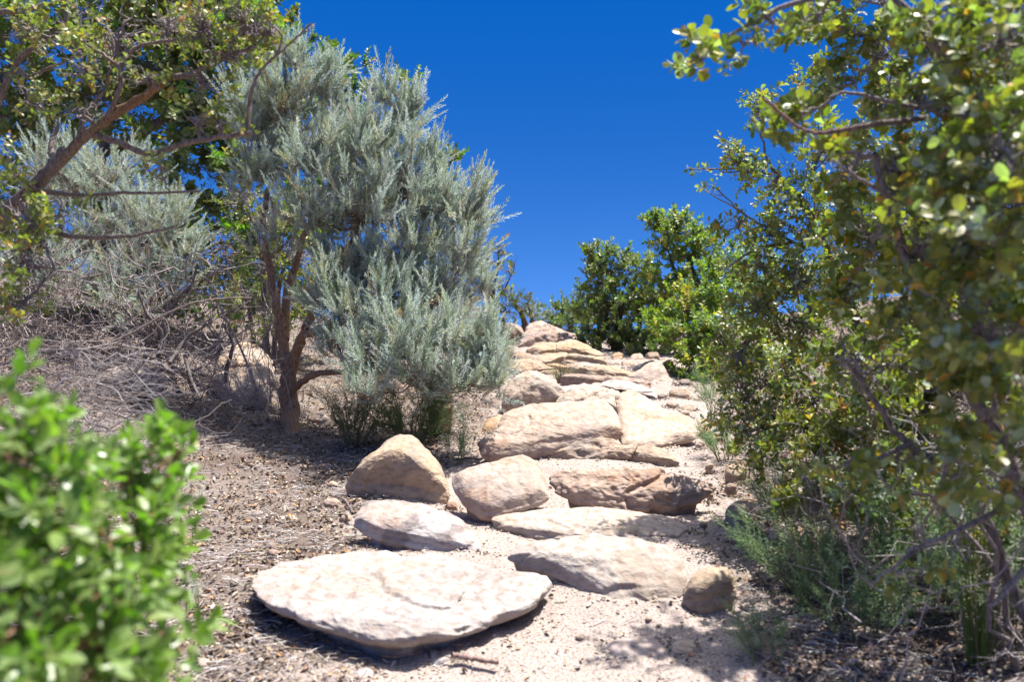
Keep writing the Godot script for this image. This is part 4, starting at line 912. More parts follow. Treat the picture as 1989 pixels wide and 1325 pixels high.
	shrub(t, {"limbs": [
		[[b + Vector3(0, -0.1, 0), b + Vector3(0.05, 0.35, 0.05), Vector3(-1.882,1.72,-3.2), Vector3(-1.701,1.907,-3.15), Vector3(-1.557,2.022,-3.1), Vector3(-1.481,2.092,-3.08)], 0.036, 0.021, 0.006],
		[[Vector3(-1.557,2.022,-3.1), Vector3(-1.413,2.133,-3.06), Vector3(-1.32,2.196,-3.04), Vector3(-1.212,2.255,-3.02), Vector3(-1.105,2.324,-3)], 0.019, 0.013, 0.003, Color(0.30, 0.17, 0.08)],
		[[Vector3(-1.113,2.317,-3), Vector3(-1.038,2.329,-3), Vector3(-0.955,2.377,-3), Vector3(-0.847,2.416,-3), Vector3(-0.797,2.471,-3)], 0.010, 0.004, 0.003],
		[[Vector3(-1.387,2.143,-3.06), Vector3(-1.302,2.116,-3.04), Vector3(-1.175,2.068,-3), Vector3(-1.085,2.083,-2.98), Vector3(-0.979,2.103,-2.96), Vector3(-0.886,2.111,-2.95), Vector3(-0.829,2.12,-2.95)], 0.011, 0.008, 0.003],
		[[Vector3(-0.842,2.12,-2.95), Vector3(-0.836,2.216,-2.95), Vector3(-0.819,2.292,-2.95), Vector3(-0.782,2.347,-2.95), Vector3(-0.737,2.387,-2.95), Vector3(-0.688,2.431,-2.95), Vector3(-0.645,2.476,-2.95)], 0.007, 0.0025, 0.002],
		[[Vector3(-0.75,2.376,-2.95), Vector3(-0.737,2.434,-2.95), Vector3(-0.767,2.468,-2.95)], 0.004, 0.002, 0.002],
		[[Vector3(-1.549,2.027,-3.1), Vector3(-1.543,2.076,-3.12), Vector3(-1.567,2.127,-3.15), Vector3(-1.568,2.222,-3.2)], 0.014, 0.006, 0.003],
		[[Vector3(-1.337,2.184,-3.04), Vector3(-1.283,2.249,-3), Vector3(-1.273,2.334,-3), Vector3(-1.333,2.394,-3), Vector3(-1.401,2.436,-3)], 0.010, 0.004, 0.003],
		[[Vector3(-1.273,2.334,-3), Vector3(-1.241,2.402,-3), Vector3(-1.149,2.436,-3), Vector3(-0.998,2.45,-3)], 0.008, 0.004, 0.003],
		[[Vector3(-1.447,2.1,-3.08), Vector3(-1.433,2.228,-3.1), Vector3(-1.374,2.298,-3.1), Vector3(-1.35,2.386,-3.1)], 0.009, 0.004, 0.004],
		[[Vector3(-1.933,2.083,-3.3), Vector3(-1.778,2.456,-3.3), Vector3(-1.689,2.541,-3.3), Vector3(-1.607,2.616,-3.3), Vector3(-1.595,2.72,-3.3)], 0.012, 0.007, 0.004],
		[[Vector3(-1.778,2.456,-3.3), Vector3(-1.722,2.419,-3.3), Vector3(-1.649,2.456,-3.3), Vector3(-1.558,2.494,-3.3)], 0.010, 0.004, 0.004],
		[[Vector3(-1.895,2.644,-3.3), Vector3(-1.729,2.673,-3.3), Vector3(-1.6,2.701,-3.3)], 0.012, 0.006, 0.004],
		[[Vector3(-1.691,1.88,-3.1), Vector3(-1.452,1.802,-3), Vector3(-1.286,1.791,-3), Vector3(-1.153,1.811,-3), Vector3(-1.087,1.827,-3)], 0.010, 0.003, 0.003],
		[[Vector3(-1.59,1.966,-3.1), Vector3(-1.429,1.942,-3.05), Vector3(-1.223,1.938,-3), Vector3(-1.006,1.941,-3)], 0.009, 0.003, 0.003],
		[[Vector3(-1.641,1.932,-3.1), Vector3(-1.518,1.794,-3), Vector3(-1.466,1.685,-3)], 0.008, 0.004, 0.003, Color(0.4, 0.37, 0.38)]],
		"lobes": [
		[Vector3(-0.882,2.505,-3), Vector3(0.14,0.12,0.16), 16], [Vector3(-0.999,2.505,-3), Vector3(0.13,0.11,0.16), 13], [Vector3(-0.78,2.471,-3), Vector3(0.05,0.09,0.08), 7], [Vector3(-0.93,2.385,-3), Vector3(0.12,0.06,0.12), 8],
		[Vector3(-1.154,2.545,-3.1), Vector3(0.15,0.1,0.16), 11], [Vector3(-1.31,2.527,-3.1), Vector3(0.15,0.12,0.16), 11], [Vector3(-1.514,2.567,-3.2), Vector3(0.14,0.12,0.16), 11], [Vector3(-1.674,2.549,-3.2), Vector3(0.14,0.12,0.16), 11],
		[Vector3(-1.669,2.33,-3.2), Vector3(0.12,0.1,0.15), 8], [Vector3(-1.462,2.369,-3.1), Vector3(0.12,0.08,0.14), 7], [Vector3(-1.18,2.317,-3), Vector3(0.12,0.07,0.12), 5], [Vector3(-0.995,2.283,-3), Vector3(0.1,0.06,0.1), 4],
		[Vector3(-1.01,2.166,-2.95), Vector3(0.1,0.05,0.1), 6], [Vector3(-0.928,2.158,-2.95), Vector3(0.06,0.04,0.06), 3], [Vector3(-1.412,2.215,-3), Vector3(0.1,0.06,0.1), 4], [Vector3(-1.624,2.012,-3), Vector3(0.08,0.1,0.1), 10],
		[Vector3(-1.534,1.842,-2.9), Vector3(0.09,0.1,0.1), 14], [Vector3(-1.514,1.697,-2.9), Vector3(0.09,0.1,0.1), 14], [Vector3(-1.55,1.552,-2.9), Vector3(0.07,0.07,0.1), 9], [Vector3(-1.43,1.885,-2.95), Vector3(0.06,0.06,0.06), 3], [Vector3(-1.122,2.017,-2.95), Vector3(0.08,0.05,0.06), 4]],
		"leaf": {"length": 0.028, "width": 0.62, "edge": LOBED, "count": 7, "stem": 0.05, "open0": 1.3, "open1": 0.6},
		"colours": OAK_DRY, "mat": M.oak, "bark": Color(0.27, 0.215, 0.175), "twig": Color(0.24, 0.205, 0.21), "up": 0.2, "per": 2.6, "bare": 2.8})

	# dense greenery behind
	b = Vector3(-3.3, 2.0, -7.6)
	b.y = land(b.x, b.z)
	t = thing("oak_tree", "dense leafy oak closing off the bank behind the bare boughs", "tree", b)
	shrub(t, {"limbs": [[[b + Vector3(0, -0.1, 0), Vector3(-3.388,2.721,-7.6), Vector3(-3.357,3.232,-7.6), Vector3(-3.242,3.747,-7.6)], 0.07, 0.03], [[Vector3(-3.388,2.721,-7.6), Vector3(-3.915,3.258,-7.7), Vector3(-4.332,3.944,-7.8)], 0.05, 0.02], [[Vector3(-3.357,3.232,-7.6), Vector3(-2.818,3.503,-7.5), Vector3(-2.492,3.97,-7.5)], 0.04, 0.02]],
		"lobes": [[Vector3(-4.079,4.255,-7.8), Vector3(0.5,0.4,0.4), 48], [Vector3(-3.425,4.305,-7.7), Vector3(0.45,0.4,0.4), 52], [Vector3(-2.834,4.312,-7.5), Vector3(0.4,0.35,0.4), 56], [Vector3(-2.38,4.145,-7.4), Vector3(0.35,0.35,0.4), 52], [Vector3(-2.134,4.314,-7.4), Vector3(0.3,0.3,0.4), 40],
		[Vector3(-2.746,3.809,-7.4), Vector3(0.4,0.3,0.4), 50], [Vector3(-3.198,3.672,-7.5), Vector3(0.4,0.3,0.4), 44], [Vector3(-3.796,3.605,-7.7), Vector3(0.4,0.3,0.4), 40], [Vector3(-4.323,3.635,-7.8), Vector3(0.45,0.4,0.4), 44], [Vector3(-2.417,3.362,-7.3), Vector3(0.3,0.3,0.3), 40], [Vector3(-2.738,3.156,-7.3), Vector3(0.3,0.25,0.3), 15],
		[Vector3(-2.257,2.928,-7.2), Vector3(0.25,0.25,0.3), 12], [Vector3(-4.274,4.969,-7.8), Vector3(0.5,0.4,0.5), 36], [Vector3(-3.439,4.922,-7.7), Vector3(0.5,0.35,0.5), 36], [Vector3(-2.59,4.742,-7.5), Vector3(0.5,0.3,0.4), 36], [Vector3(-4.867,4.344,-7.8), Vector3(0.5,0.6,0.5), 40], [Vector3(-4.024,2.891,-7.6), Vector3(0.4,0.3,0.3), 20], [Vector3(-3.611,3.085,-7.7), Vector3(0.4,0.3,0.3), 22], [Vector3(-3.137,2.806,-7.6), Vector3(0.4,0.3,0.3), 22], [Vector3(-2.602,2.683,-7.4), Vector3(0.35,0.3,0.3), 22], [Vector3(-2.161,2.583,-7.3), Vector3(0.3,0.3,0.3), 20], [Vector3(-3.76,2.467,-7.6), Vector3(0.4,0.25,0.3), 20], [Vector3(-2.923,2.353,-7.4), Vector3(0.4,0.25,0.3), 20], [Vector3(-2.285,2.205,-7.2), Vector3(0.35,0.2,0.3), 18], [Vector3(-2.035,3.181,-7.4), Vector3(0.3,0.3,0.3), 15], [Vector3(-4.193,2.482,-7.7), Vector3(0.4,0.3,0.3), 18], [Vector3(-1.986,3.715,-7.5), Vector3(0.3,0.3,0.3), 30], [Vector3(-1.878,2.583,-7.3), Vector3(0.3,0.3,0.3), 20], [Vector3(-1.617,2.642,-7.4), Vector3(0.3,0.3,0.3), 17], [Vector3(-1.727,2.165,-7.2), Vector3(0.3,0.25,0.3), 18], [Vector3(-1.986,1.947,-7), Vector3(0.3,0.2,0.3), 17], [Vector3(-1.488,2.085,-7.2), Vector3(0.25,0.25,0.3), 13], [Vector3(-3.234,2.005,-7.2), Vector3(0.4,0.2,0.3), 15], [Vector3(-2.525,1.908,-7), Vector3(0.35,0.15,0.3), 15]],
		"shoots": shoots.far_oak, "colours": [[4, Color(0.25, 0.285, 0.11)], [3, Color(0.30, 0.315, 0.12)], [1.5, Color(0.21, 0.37, 0.08)], [1.5, Color(0.34, 0.30, 0.13)]], "mat": M.oak, "bark": Color(0.2, 0.16, 0.14), "twig": Color(0.24, 0.2, 0.2), "up": 0.3, "per": 3.2, "bare": 2.2, "size": 1.45})

	b = Vector3(-1.646,1.708,-6.3)
	b.y = land(b.x, b.z)
	t = thing("twiggy_shrub", "dry olive shrub full of grey twigs behind the sagebrush trunk", "shrub", b)
	shrub(t, {"limbs": [[[b + Vector3(0, -0.1, 0), Vector3(-1.667,1.987,-6.3), Vector3(-1.706,2.267,-6.3), Vector3(-1.797,2.548,-6.3)], 0.03, 0.008], [[b + Vector3(0.03, -0.1, 0), Vector3(-1.563,2.022,-6.3), Vector3(-1.48,2.302,-6.3)], 0.02, 0.006], [[b + Vector3(-0.03, -0.1, 0), Vector3(-1.759,1.907,-6.2), Vector3(-1.899,2.114,-6.2)], 0.02, 0.006]],
		"lobes": [[Vector3(-1.832,2.584,-6.3), Vector3(0.2,0.18,0.2), 12], [Vector3(-1.586,2.443,-6.3), Vector3(0.22,0.2,0.2), 14], [Vector3(-1.902,2.252,-6.2), Vector3(0.2,0.18,0.2), 12], [Vector3(-1.625,2.114,-6.2), Vector3(0.22,0.18,0.2), 14], [Vector3(-1.409,2.197,-6.3), Vector3(0.2,0.2,0.2), 14], [Vector3(-1.799,1.931,-6.1), Vector3(0.2,0.14,0.2), 12], [Vector3(-1.461,1.864,-6.1), Vector3(0.22,0.15,0.2), 14], [Vector3(-1.281,1.907,-6.2), Vector3(0.2,0.16,0.2), 12], [Vector3(-2.069,2.045,-6.2), Vector3(0.18,0.14,0.2), 8], [Vector3(-1.568,1.722,-6), Vector3(0.25,0.1,0.2), 12]],
		"shoots": shoots.small, "colours": OAK_DRY, "mat": M.oak, "bark": Color(0.24, 0.2, 0.185), "twig": Color(0.33, 0.29, 0.285), "up": 0.3, "per": 3.2, "bare": 4.5, "size": 1.0})

	b = Vector3(-1.174,1.754,-7)
	b.y = land(b.x, b.z)
	t = thing("leafy_shrub", "green leafy shrub whose tips rise behind the tall silver sagebrush", "shrub", b)
	shrub(t, {"limbs": [[[b + Vector3(0, -0.1, 0), Vector3(-1.178,2.297,-7), Vector3(-1.183,2.883,-7), Vector3(-1.227,3.395,-7)], 0.05, 0.015], [[Vector3(-1.183,2.883,-7), Vector3(-0.914,3.237,-7), Vector3(-0.818,3.514,-7)], 0.02, 0.008], [[Vector3(-1.182,2.687,-7), Vector3(-0.639,2.805,-7), Vector3(-0.446,3.04,-7)], 0.02, 0.006]],
		"lobes": [[Vector3(-1.309,3.832,-7), Vector3(0.13,0.12,0.15), 9], [Vector3(-1.19,3.673,-7), Vector3(0.13,0.1,0.15), 11], [Vector3(-1.15,3.475,-7), Vector3(0.15,0.12,0.15), 12], [Vector3(-0.799,3.633,-7), Vector3(0.07,0.07,0.1), 5], [Vector3(-0.837,3.435,-7), Vector3(0.1,0.1,0.1), 7], [Vector3(-1.186,3.158,-7), Vector3(0.25,0.2,0.2), 16], [Vector3(-0.679,3.08,-7), Vector3(0.1,0.08,0.1), 5], [Vector3(-0.426,3.04,-7), Vector3(0.1,0.06,0.1), 5], [Vector3(-1.502,3.554,-7), Vector3(0.2,0.2,0.2), 14], [Vector3(-1.702,3.952,-7), Vector3(0.2,0.25,0.2), 14]],
		"shoots": shoots.far_oak, "colours": [[4, Color(0.12, 0.2, 0.04)], [2, Color(0.17, 0.24, 0.05)], [0.6, Color(0.3, 0.2, 0.08)]], "mat": M.oak, "up": 0.4, "per": 3.0, "size": 0.9})

	# the big scrub oak on the other side
	b = Vector3(1.45, 0.5, -2.3)
	b.y = land(b.x, b.z)
	t = thing("scrub_oak", "large scrub oak with olive and yellowing leaves leaning over the trail", "shrub", b)
	var pale := Color(0.36, 0.33, 0.34)
	shrub(t, {"limbs": [
		[[b + Vector3(0, -0.1, 0), b + Vector3(-0.02, 0.4, 0.0), Vector3(1.206,1.443,-2.2), Vector3(1.114,1.702,-2.15), Vector3(1.086,1.959,-2.2), Vector3(1.037,2.198,-2.3)], 0.032, 0.012, 0.008],
		[[b + Vector3(-0.05, 0.05, 0), Vector3(1.214,1.122,-2.3), Vector3(1.081,1.373,-2.3), Vector3(0.994,1.635,-2.35), Vector3(0.941,1.91,-2.4)], 0.022, 0.008, 0.008],
		[[b + Vector3(0.05, 0.0, -0.1), Vector3(1.436,1.509,-2.4), Vector3(1.453,1.936,-2.5), Vector3(1.391,2.329,-2.6)], 0.026, 0.010, 0.008],
		[[b + Vector3(-0.08, 0.0, -0.1), Vector3(1.234,0.998,-2.5), Vector3(1.047,1.161,-2.5), Vector3(0.887,1.379,-2.5)], 0.016, 0.006, 0.008],
		[[Vector3(1.037,2.198,-2.3), Vector3(0.931,2.338,-2.35), Vector3(0.825,2.318,-2.35), Vector3(0.679,2.273,-2.35), Vector3(0.6,2.23,-2.35), Vector3(0.523,2.185,-2.35)], 0.010, 0.0045, 0.002, pale],
		[[Vector3(0.523,2.185,-2.35), Vector3(0.521,2.15,-2.35), Vector3(0.533,2.13,-2.35)], 0.0035, 0.002, 0.001, pale],
		[[Vector3(0.523,2.185,-2.35), Vector3(0.496,2.196,-2.35), Vector3(0.474,2.214,-2.35)], 0.0035, 0.0015, 0.001],
		[[Vector3(0.521,2.163,-2.35), Vector3(0.47,2.134,-2.35), Vector3(0.43,2.113,-2.35)], 0.003, 0.0012, 0.001],
		[[Vector3(1.032,1.976,-2.3), Vector3(0.852,1.93,-2.2), Vector3(0.791,1.919,-2.2), Vector3(0.72,1.911,-2.2), Vector3(0.668,1.934,-2.2), Vector3(0.596,1.998,-2.2)], 0.008, 0.0032, 0.002, Color(0.3, 0.17, 0.15)],
		[[Vector3(1.029,2.017,-2.35), Vector3(0.944,2.059,-2.4), Vector3(0.864,2.073,-2.4), Vector3(0.824,2.059,-2.4)], 0.007, 0.003, 0.002, pale],
		[[Vector3(0.965,1.792,-2.35), Vector3(0.907,1.818,-2.35), Vector3(0.856,1.851,-2.35), Vector3(0.811,1.884,-2.35)], 0.007, 0.003, 0.002, pale],
		[[Vector3(1.088,2.033,-2.2), Vector3(1.029,2.133,-2.2), Vector3(0.981,2.209,-2.2)], 0.008, 0.004, 0.003, pale],
		[[Vector3(1.158,1.034,-2.2), Vector3(0.989,0.97,-2.15), Vector3(0.917,0.952,-2.12), Vector3(0.874,0.944,-2.1)], 0.008, 0.003, 0.003, pale],
		[[Vector3(1.215,0.915,-2.2), Vector3(1.115,0.843,-2.15), Vector3(1.079,0.809,-2.15)], 0.008, 0.003, 0.003, pale],
		[[Vector3(0.917,0.952,-2.12), Vector3(0.828,0.899,-2.1), Vector3(0.793,0.865,-2.1)], 0.005, 0.002, 0.003, pale]],
		"lobes": [
		[Vector3(0.46,2.147,-2.35), Vector3(0.04,0.03,0.04), 6], [Vector3(0.513,2.157,-2.35), Vector3(0.025,0.035,0.03), 3], [Vector3(0.596,2.18,-2.35), Vector3(0.03,0.035,0.03), 3], [Vector3(0.665,2.237,-2.35), Vector3(0.05,0.045,0.04), 6], [Vector3(0.824,2.344,-2.6), Vector3(0.06,0.05,0.05), 7],
		[Vector3(1.066,2.451,-2.95), Vector3(0.09,0.1,0.1), 12], [Vector3(1.164,2.367,-2.95), Vector3(0.11,0.12,0.12), 18], [Vector3(1.122,2.295,-2.55), Vector3(0.12,0.12,0.14), 21], [Vector3(1.091,2.184,-2.2), Vector3(0.13,0.12,0.15), 23], [Vector3(1.081,2.08,-2), Vector3(0.12,0.14,0.15), 21],
		[Vector3(1.047,2.283,-3), Vector3(0.08,0.09,0.1), 10], [Vector3(0.731,2.026,-2.45), Vector3(0.05,0.04,0.05), 7], [Vector3(0.845,1.977,-2.55), Vector3(0.07,0.05,0.07), 8], [Vector3(1.16,2.166,-2.95), Vector3(0.1,0.1,0.12), 14], [Vector3(1.1,2.061,-2.45), Vector3(0.12,0.12,0.14), 21], [Vector3(1.01,1.921,-2), Vector3(0.12,0.13,0.14), 23],
		[Vector3(0.966,1.758,-1.8), Vector3(0.09,0.12,0.14), 18], [Vector3(1.074,2,-2.95), Vector3(0.09,0.07,0.1), 12], [Vector3(1.042,1.882,-2.45), Vector3(0.12,0.12,0.14), 21], [Vector3(0.961,1.752,-2), Vector3(0.12,0.12,0.14), 23], [Vector3(1.113,1.785,-2.85), Vector3(0.12,0.11,0.14), 21], [Vector3(1.091,1.853,-3.05), Vector3(0.1,0.1,0.12), 16],
		[Vector3(1.047,1.661,-2.35), Vector3(0.12,0.12,0.14), 21], [Vector3(0.948,1.615,-1.85), Vector3(0.12,0.12,0.14), 21], [Vector3(1.083,1.622,-2.95), Vector3(0.12,0.11,0.14), 21], [Vector3(1.034,1.513,-2.45), Vector3(0.12,0.11,0.14), 21], [Vector3(0.952,1.469,-1.95), Vector3(0.12,0.12,0.14), 21], [Vector3(0.956,1.377,-1.8), Vector3(0.1,0.11,0.12), 16],
		[Vector3(1.083,1.43,-3.05), Vector3(0.1,0.1,0.12), 14], [Vector3(1.167,1.359,-2.85), Vector3(0.11,0.1,0.12), 13], [Vector3(0.939,1.309,-2), Vector3(0.1,0.09,0.12), 10], [Vector3(0.974,1.256,-1.9), Vector3(0.09,0.08,0.1), 9], [Vector3(1.14,1.184,-2.95), Vector3(0.09,0.08,0.1), 8], [Vector3(0.912,1.159,-1.95), Vector3(0.07,0.06,0.08), 5], [Vector3(0.847,1.114,-2.4), Vector3(0.06,0.06,0.08), 5],
		[Vector3(1.356,1.983,-2.2), Vector3(0.2,0.3,0.25), 39], [Vector3(1.367,1.552,-2.2), Vector3(0.2,0.25,0.25), 34], [Vector3(1.223,2.484,-2.4), Vector3(0.3,0.14,0.25), 34], [Vector3(1.176,2.752,-3.05), Vector3(0.25,0.1,0.2), 25], [Vector3(1.495,2.408,-2.3), Vector3(0.25,0.2,0.25), 30], [Vector3(1.214,1.229,-2.1), Vector3(0.14,0.12,0.16), 12], [Vector3(0.862,0.899,-2.1), Vector3(0.06,0.05,0.06), 2], [Vector3(1.073,1.106,-2.5), Vector3(0.12,0.1,0.12), 9], [Vector3(1.096,1.114,-2.1), Vector3(0.1,0.08,0.1), 7], [Vector3(1.22,1.331,-3.15), Vector3(0.14,0.12,0.12), 16], [Vector3(1.218,1.413,-2.65), Vector3(0.15,0.13,0.12), 18], [Vector3(1.456,2.034,-2.6), Vector3(0.2,0.3,0.2), 34], [Vector3(1.301,1.67,-2.6), Vector3(0.2,0.2,0.2), 30]],
		"leaf": {"length": 0.035, "width": 0.7, "edge": ROUND, "count": 7, "stem": 0.05, "open0": 1.3, "open1": 0.6},
		"colours": OAK, "mat": M.oak, "bark": Color(0.2, 0.175, 0.165), "twig": Color(0.27, 0.235, 0.235), "up": 0.1, "per": 2.6, "bare": 1.3})

	b = Vector3(1.75, 1.0, -4.2)
	b.y = land(b.x, b.z)
	t = thing("scrub_oak", "scrub oak with pale bare twigs poking out at the edge of the upper trail", "shrub", b)
	shrub(t, {"limbs": [
		[[b + Vector3(0, -0.1, 0), Vector3(1.587,1.295,-4.1), Vector3(1.425,1.736,-4), Vector3(1.223,2.073,-3.9), Vector3(1.067,2.202,-3.8)], 0.03, 0.008, 0.008],
		[[b + Vector3(-0.05, 0, 0), Vector3(1.414,1.164,-4), Vector3(1.169,1.424,-3.9), Vector3(1.045,1.725,-3.9)], 0.022, 0.006, 0.008],
		[[b + Vector3(-0.05, 0, 0.1), Vector3(1.376,0.998,-3.9), Vector3(1.085,1.134,-3.7), Vector3(0.925,1.296,-3.7)], 0.016, 0.005, 0.006],
		[[Vector3(1.177,1.92,-3.9), Vector3(1.02,1.879,-3.8), Vector3(0.936,1.841,-3.8), Vector3(0.862,1.788,-3.8)], 0.008, 0.003, 0.002, pale],
		[[Vector3(1.22,1.899,-3.9), Vector3(1.001,1.985,-3.8), Vector3(0.896,2.053,-3.8), Vector3(0.775,2.123,-3.8)], 0.006, 0.0016, 0.002, pale],
		[[Vector3(1.067,2.181,-3.8), Vector3(0.94,2.202,-3.8), Vector3(0.814,2.206,-3.8), Vector3(0.708,2.208,-3.8)], 0.005, 0.0012, 0.002, pale],
		[[Vector3(1.204,1.546,-3.8), Vector3(1.124,1.703,-3.7), Vector3(1.146,1.827,-3.7)], 0.006, 0.002, 0.002, pale]],
		"lobes": [
		[Vector3(0.882,2.266,-3.8), Vector3(0.06,0.06,0.06), 7], [Vector3(0.962,2.202,-3.8), Vector3(0.09,0.08,0.1), 14], [Vector3(0.782,2.213,-3.8), Vector3(0.02,0.02,0.02), 1], [Vector3(0.824,2.134,-3.8), Vector3(0.02,0.03,0.02), 1], [Vector3(0.916,1.968,-3.8), Vector3(0.07,0.06,0.07), 9], [Vector3(1.035,2.545,-3.9), Vector3(0.05,0.06,0.06), 6], [Vector3(1.055,2.456,-3.9), Vector3(0.05,0.06,0.06), 6], [Vector3(1.274,2.578,-3.9), Vector3(0.12,0.12,0.12), 17], [Vector3(1.358,2.379,-3.9), Vector3(0.14,0.14,0.14), 20],
		[Vector3(1.108,2.138,-3.8), Vector3(0.14,0.12,0.14), 26], [Vector3(1.233,2.01,-3.8), Vector3(0.16,0.14,0.16), 32], [Vector3(1.063,1.947,-3.8), Vector3(0.13,0.11,0.14), 25], [Vector3(1.019,1.799,-3.8), Vector3(0.12,0.1,0.14), 23], [Vector3(1.187,1.757,-3.8), Vector3(0.16,0.13,0.16), 32], [Vector3(0.996,1.63,-3.8), Vector3(0.16,0.12,0.15), 32], [Vector3(1.152,1.54,-3.7), Vector3(0.16,0.13,0.16), 32],
		[Vector3(0.919,1.46,-3.75), Vector3(0.14,0.12,0.14), 29], [Vector3(1.039,1.355,-3.6), Vector3(0.15,0.12,0.15), 29], [Vector3(0.884,1.275,-3.7), Vector3(0.12,0.11,0.12), 23], [Vector3(1.196,1.276,-3.6), Vector3(0.15,0.12,0.15), 20], [Vector3(0.918,1.158,-3.6), Vector3(0.12,0.1,0.12), 19], [Vector3(1.045,1.105,-3.5), Vector3(0.13,0.09,0.12), 17], [Vector3(1.554,1.884,-4.1), Vector3(0.25,0.25,0.2), 49], [Vector3(1.648,2.368,-4.2), Vector3(0.25,0.25,0.2), 41], [Vector3(1.874,2.085,-4.2), Vector3(0.3,0.3,0.2), 49], [Vector3(1.545,1.43,-4.1), Vector3(0.25,0.2,0.2), 38], [Vector3(1.978,1.549,-4.2), Vector3(0.3,0.25,0.2), 38], [Vector3(1.272,1.119,-3.6), Vector3(0.16,0.1,0.14), 26], [Vector3(0.885,1.15,-3.8), Vector3(0.1,0.09,0.1), 14], [Vector3(1.037,1.217,-3.6), Vector3(0.14,0.1,0.12), 18], [Vector3(0.891,1.383,-4), Vector3(0.1,0.1,0.1), 12], [Vector3(1.088,1.036,-3.4), Vector3(0.13,0.07,0.1), 12], [Vector3(1.551,1.21,-3.9), Vector3(0.2,0.15,0.16), 29], [Vector3(0.929,1.048,-3.5), Vector3(0.1,0.07,0.1), 12]],
		"leaf": {"length": 0.030, "width": 0.62, "edge": LOBED, "count": 7, "stem": 0.05, "open0": 1.3, "open1": 0.6},
		"colours": OAK, "mat": M.oak, "bark": Color(0.19, 0.165, 0.155), "twig": Color(0.25, 0.22, 0.22), "up": 0.2, "per": 2.8, "bare": 0.7})


	b = Vector3(2.35, 1.0, -3.7)
	b.y = land(b.x, b.z)
	t = thing("scrub_oak", "shaded scrub oak filling the gap behind the large scrub oak", "shrub", b)
	shrub(t, {"limbs": [
		[[b + Vector3(0, -0.1, 0), b + Vector3(-0.1, 0.5, 0), Vector3(2.006,1.973,-3.6), Vector3(1.941,2.52,-3.6)], 0.03, 0.010, 0.008],
		[[b + Vector3(-0.05, -0.05, 0), b + Vector3(-0.25, 0.35, 0.1), Vector3(1.745,1.527,-3.5), Vector3(1.599,1.896,-3.5)], 0.022, 0.008, 0.008],
		[[b + Vector3(-0.05, -0.05, 0.05), b + Vector3(-0.35, 0.2, 0.2), Vector3(1.545,1.134,-3.3), Vector3(1.386,1.296,-3.3)], 0.016, 0.006, 0.008]],
		"lobes": [[Vector3(1.921,2.52,-3.6), Vector3(0.3,0.3,0.25), 40], [Vector3(1.715,2.317,-3.6), Vector3(0.3,0.3,0.25), 40], [Vector3(1.907,2.013,-3.6), Vector3(0.3,0.3,0.25), 40], [Vector3(1.598,1.837,-3.5), Vector3(0.25,0.25,0.2), 34], [Vector3(1.842,1.565,-3.5), Vector3(0.3,0.25,0.2), 36], [Vector3(1.562,1.445,-3.4), Vector3(0.25,0.2,0.2), 30], [Vector3(1.799,1.222,-3.4), Vector3(0.25,0.18,0.2), 26], [Vector3(1.545,1.152,-3.3), Vector3(0.2,0.15,0.2), 22], [Vector3(1.385,1.26,-3.3), Vector3(0.15,0.14,0.15), 16], [Vector3(1.582,1,-3.2), Vector3(0.2,0.1,0.15), 14], [Vector3(1.286,1.052,-3.2), Vector3(0.12,0.08,0.12), 12], [Vector3(1.109,0.975,-3.1), Vector3(0.12,0.07,0.12), 10], [Vector3(1.318,0.953,-3), Vector3(0.14,0.08,0.12), 12], [Vector3(1.511,0.949,-2.9), Vector3(0.14,0.08,0.12), 12], [Vector3(1.019,0.99,-3.3), Vector3(0.1,0.06,0.1), 8], [Vector3(1.364,0.856,-2.8), Vector3(0.1,0.06,0.1), 7], [Vector3(1.354,1.333,-3.4), Vector3(0.18,0.14,0.15), 22], [Vector3(1.165,1.184,-3.4), Vector3(0.14,0.1,0.12), 14]],
		"shoots": shoots.oak, "colours": OAK, "mat": M.oak, "bark": Color(0.2, 0.175, 0.165), "twig": Color(0.27, 0.235, 0.235), "up": 0.15, "per": 3.6, "bare": 1.0, "size": 1.0})

	far_oak("bushy green oak overhanging the shaded stones at the trail bend", Vector3(1.646,1.251,-7.4), [[Vector3(1.35,1.934,-7.3), 0.26, 34], [Vector3(1.615,2.107,-7.4), 0.26, 34], [Vector3(1.272,1.682,-7.1), 0.24, 32], [Vector3(1.546,1.721,-7.1), 0.28, 38], [Vector3(1.793,1.934,-7.3), 0.28, 34], [Vector3(1.367,1.465,-7), 0.2, 24], [Vector3(1.268,1.773,-7.3), 0.2, 24], [Vector3(1.536,1.406,-6.9), 0.22, 26], [Vector3(1.921,1.529,-7.2), 0.3, 34], [Vector3(2.093,2.201,-7.5), 0.35, 36], [Vector3(1.164,1.861,-7.4), 0.14, 14], [Vector3(2.539,2.129,-7.6), 0.4, 40], [Vector3(2.419,1.373,-7.4), 0.4, 30]], OAK_FAR)
	far_oak("tallest oak above the trail bend, a forked bough against the sky", Vector3(1.885,1.569,-8.46), [[Vector3(1.408,2.764,-8.46), 0.2, 26], [Vector3(1.595,2.74,-8.46), 0.2, 26], [Vector3(1.291,2.811,-8.46), 0.1, 9], [Vector3(1.71,2.599,-8.46), 0.2, 22], [Vector3(1.475,2.504,-8.46), 0.24, 28], [Vector3(1.801,2.363,-8.46), 0.26, 30], [Vector3(1.38,2.269,-8.46), 0.2, 22], [Vector3(1.595,2.166,-8.37), 0.26, 30], [Vector3(2.107,2.423,-8.56), 0.35, 34]], OAK_FAR)
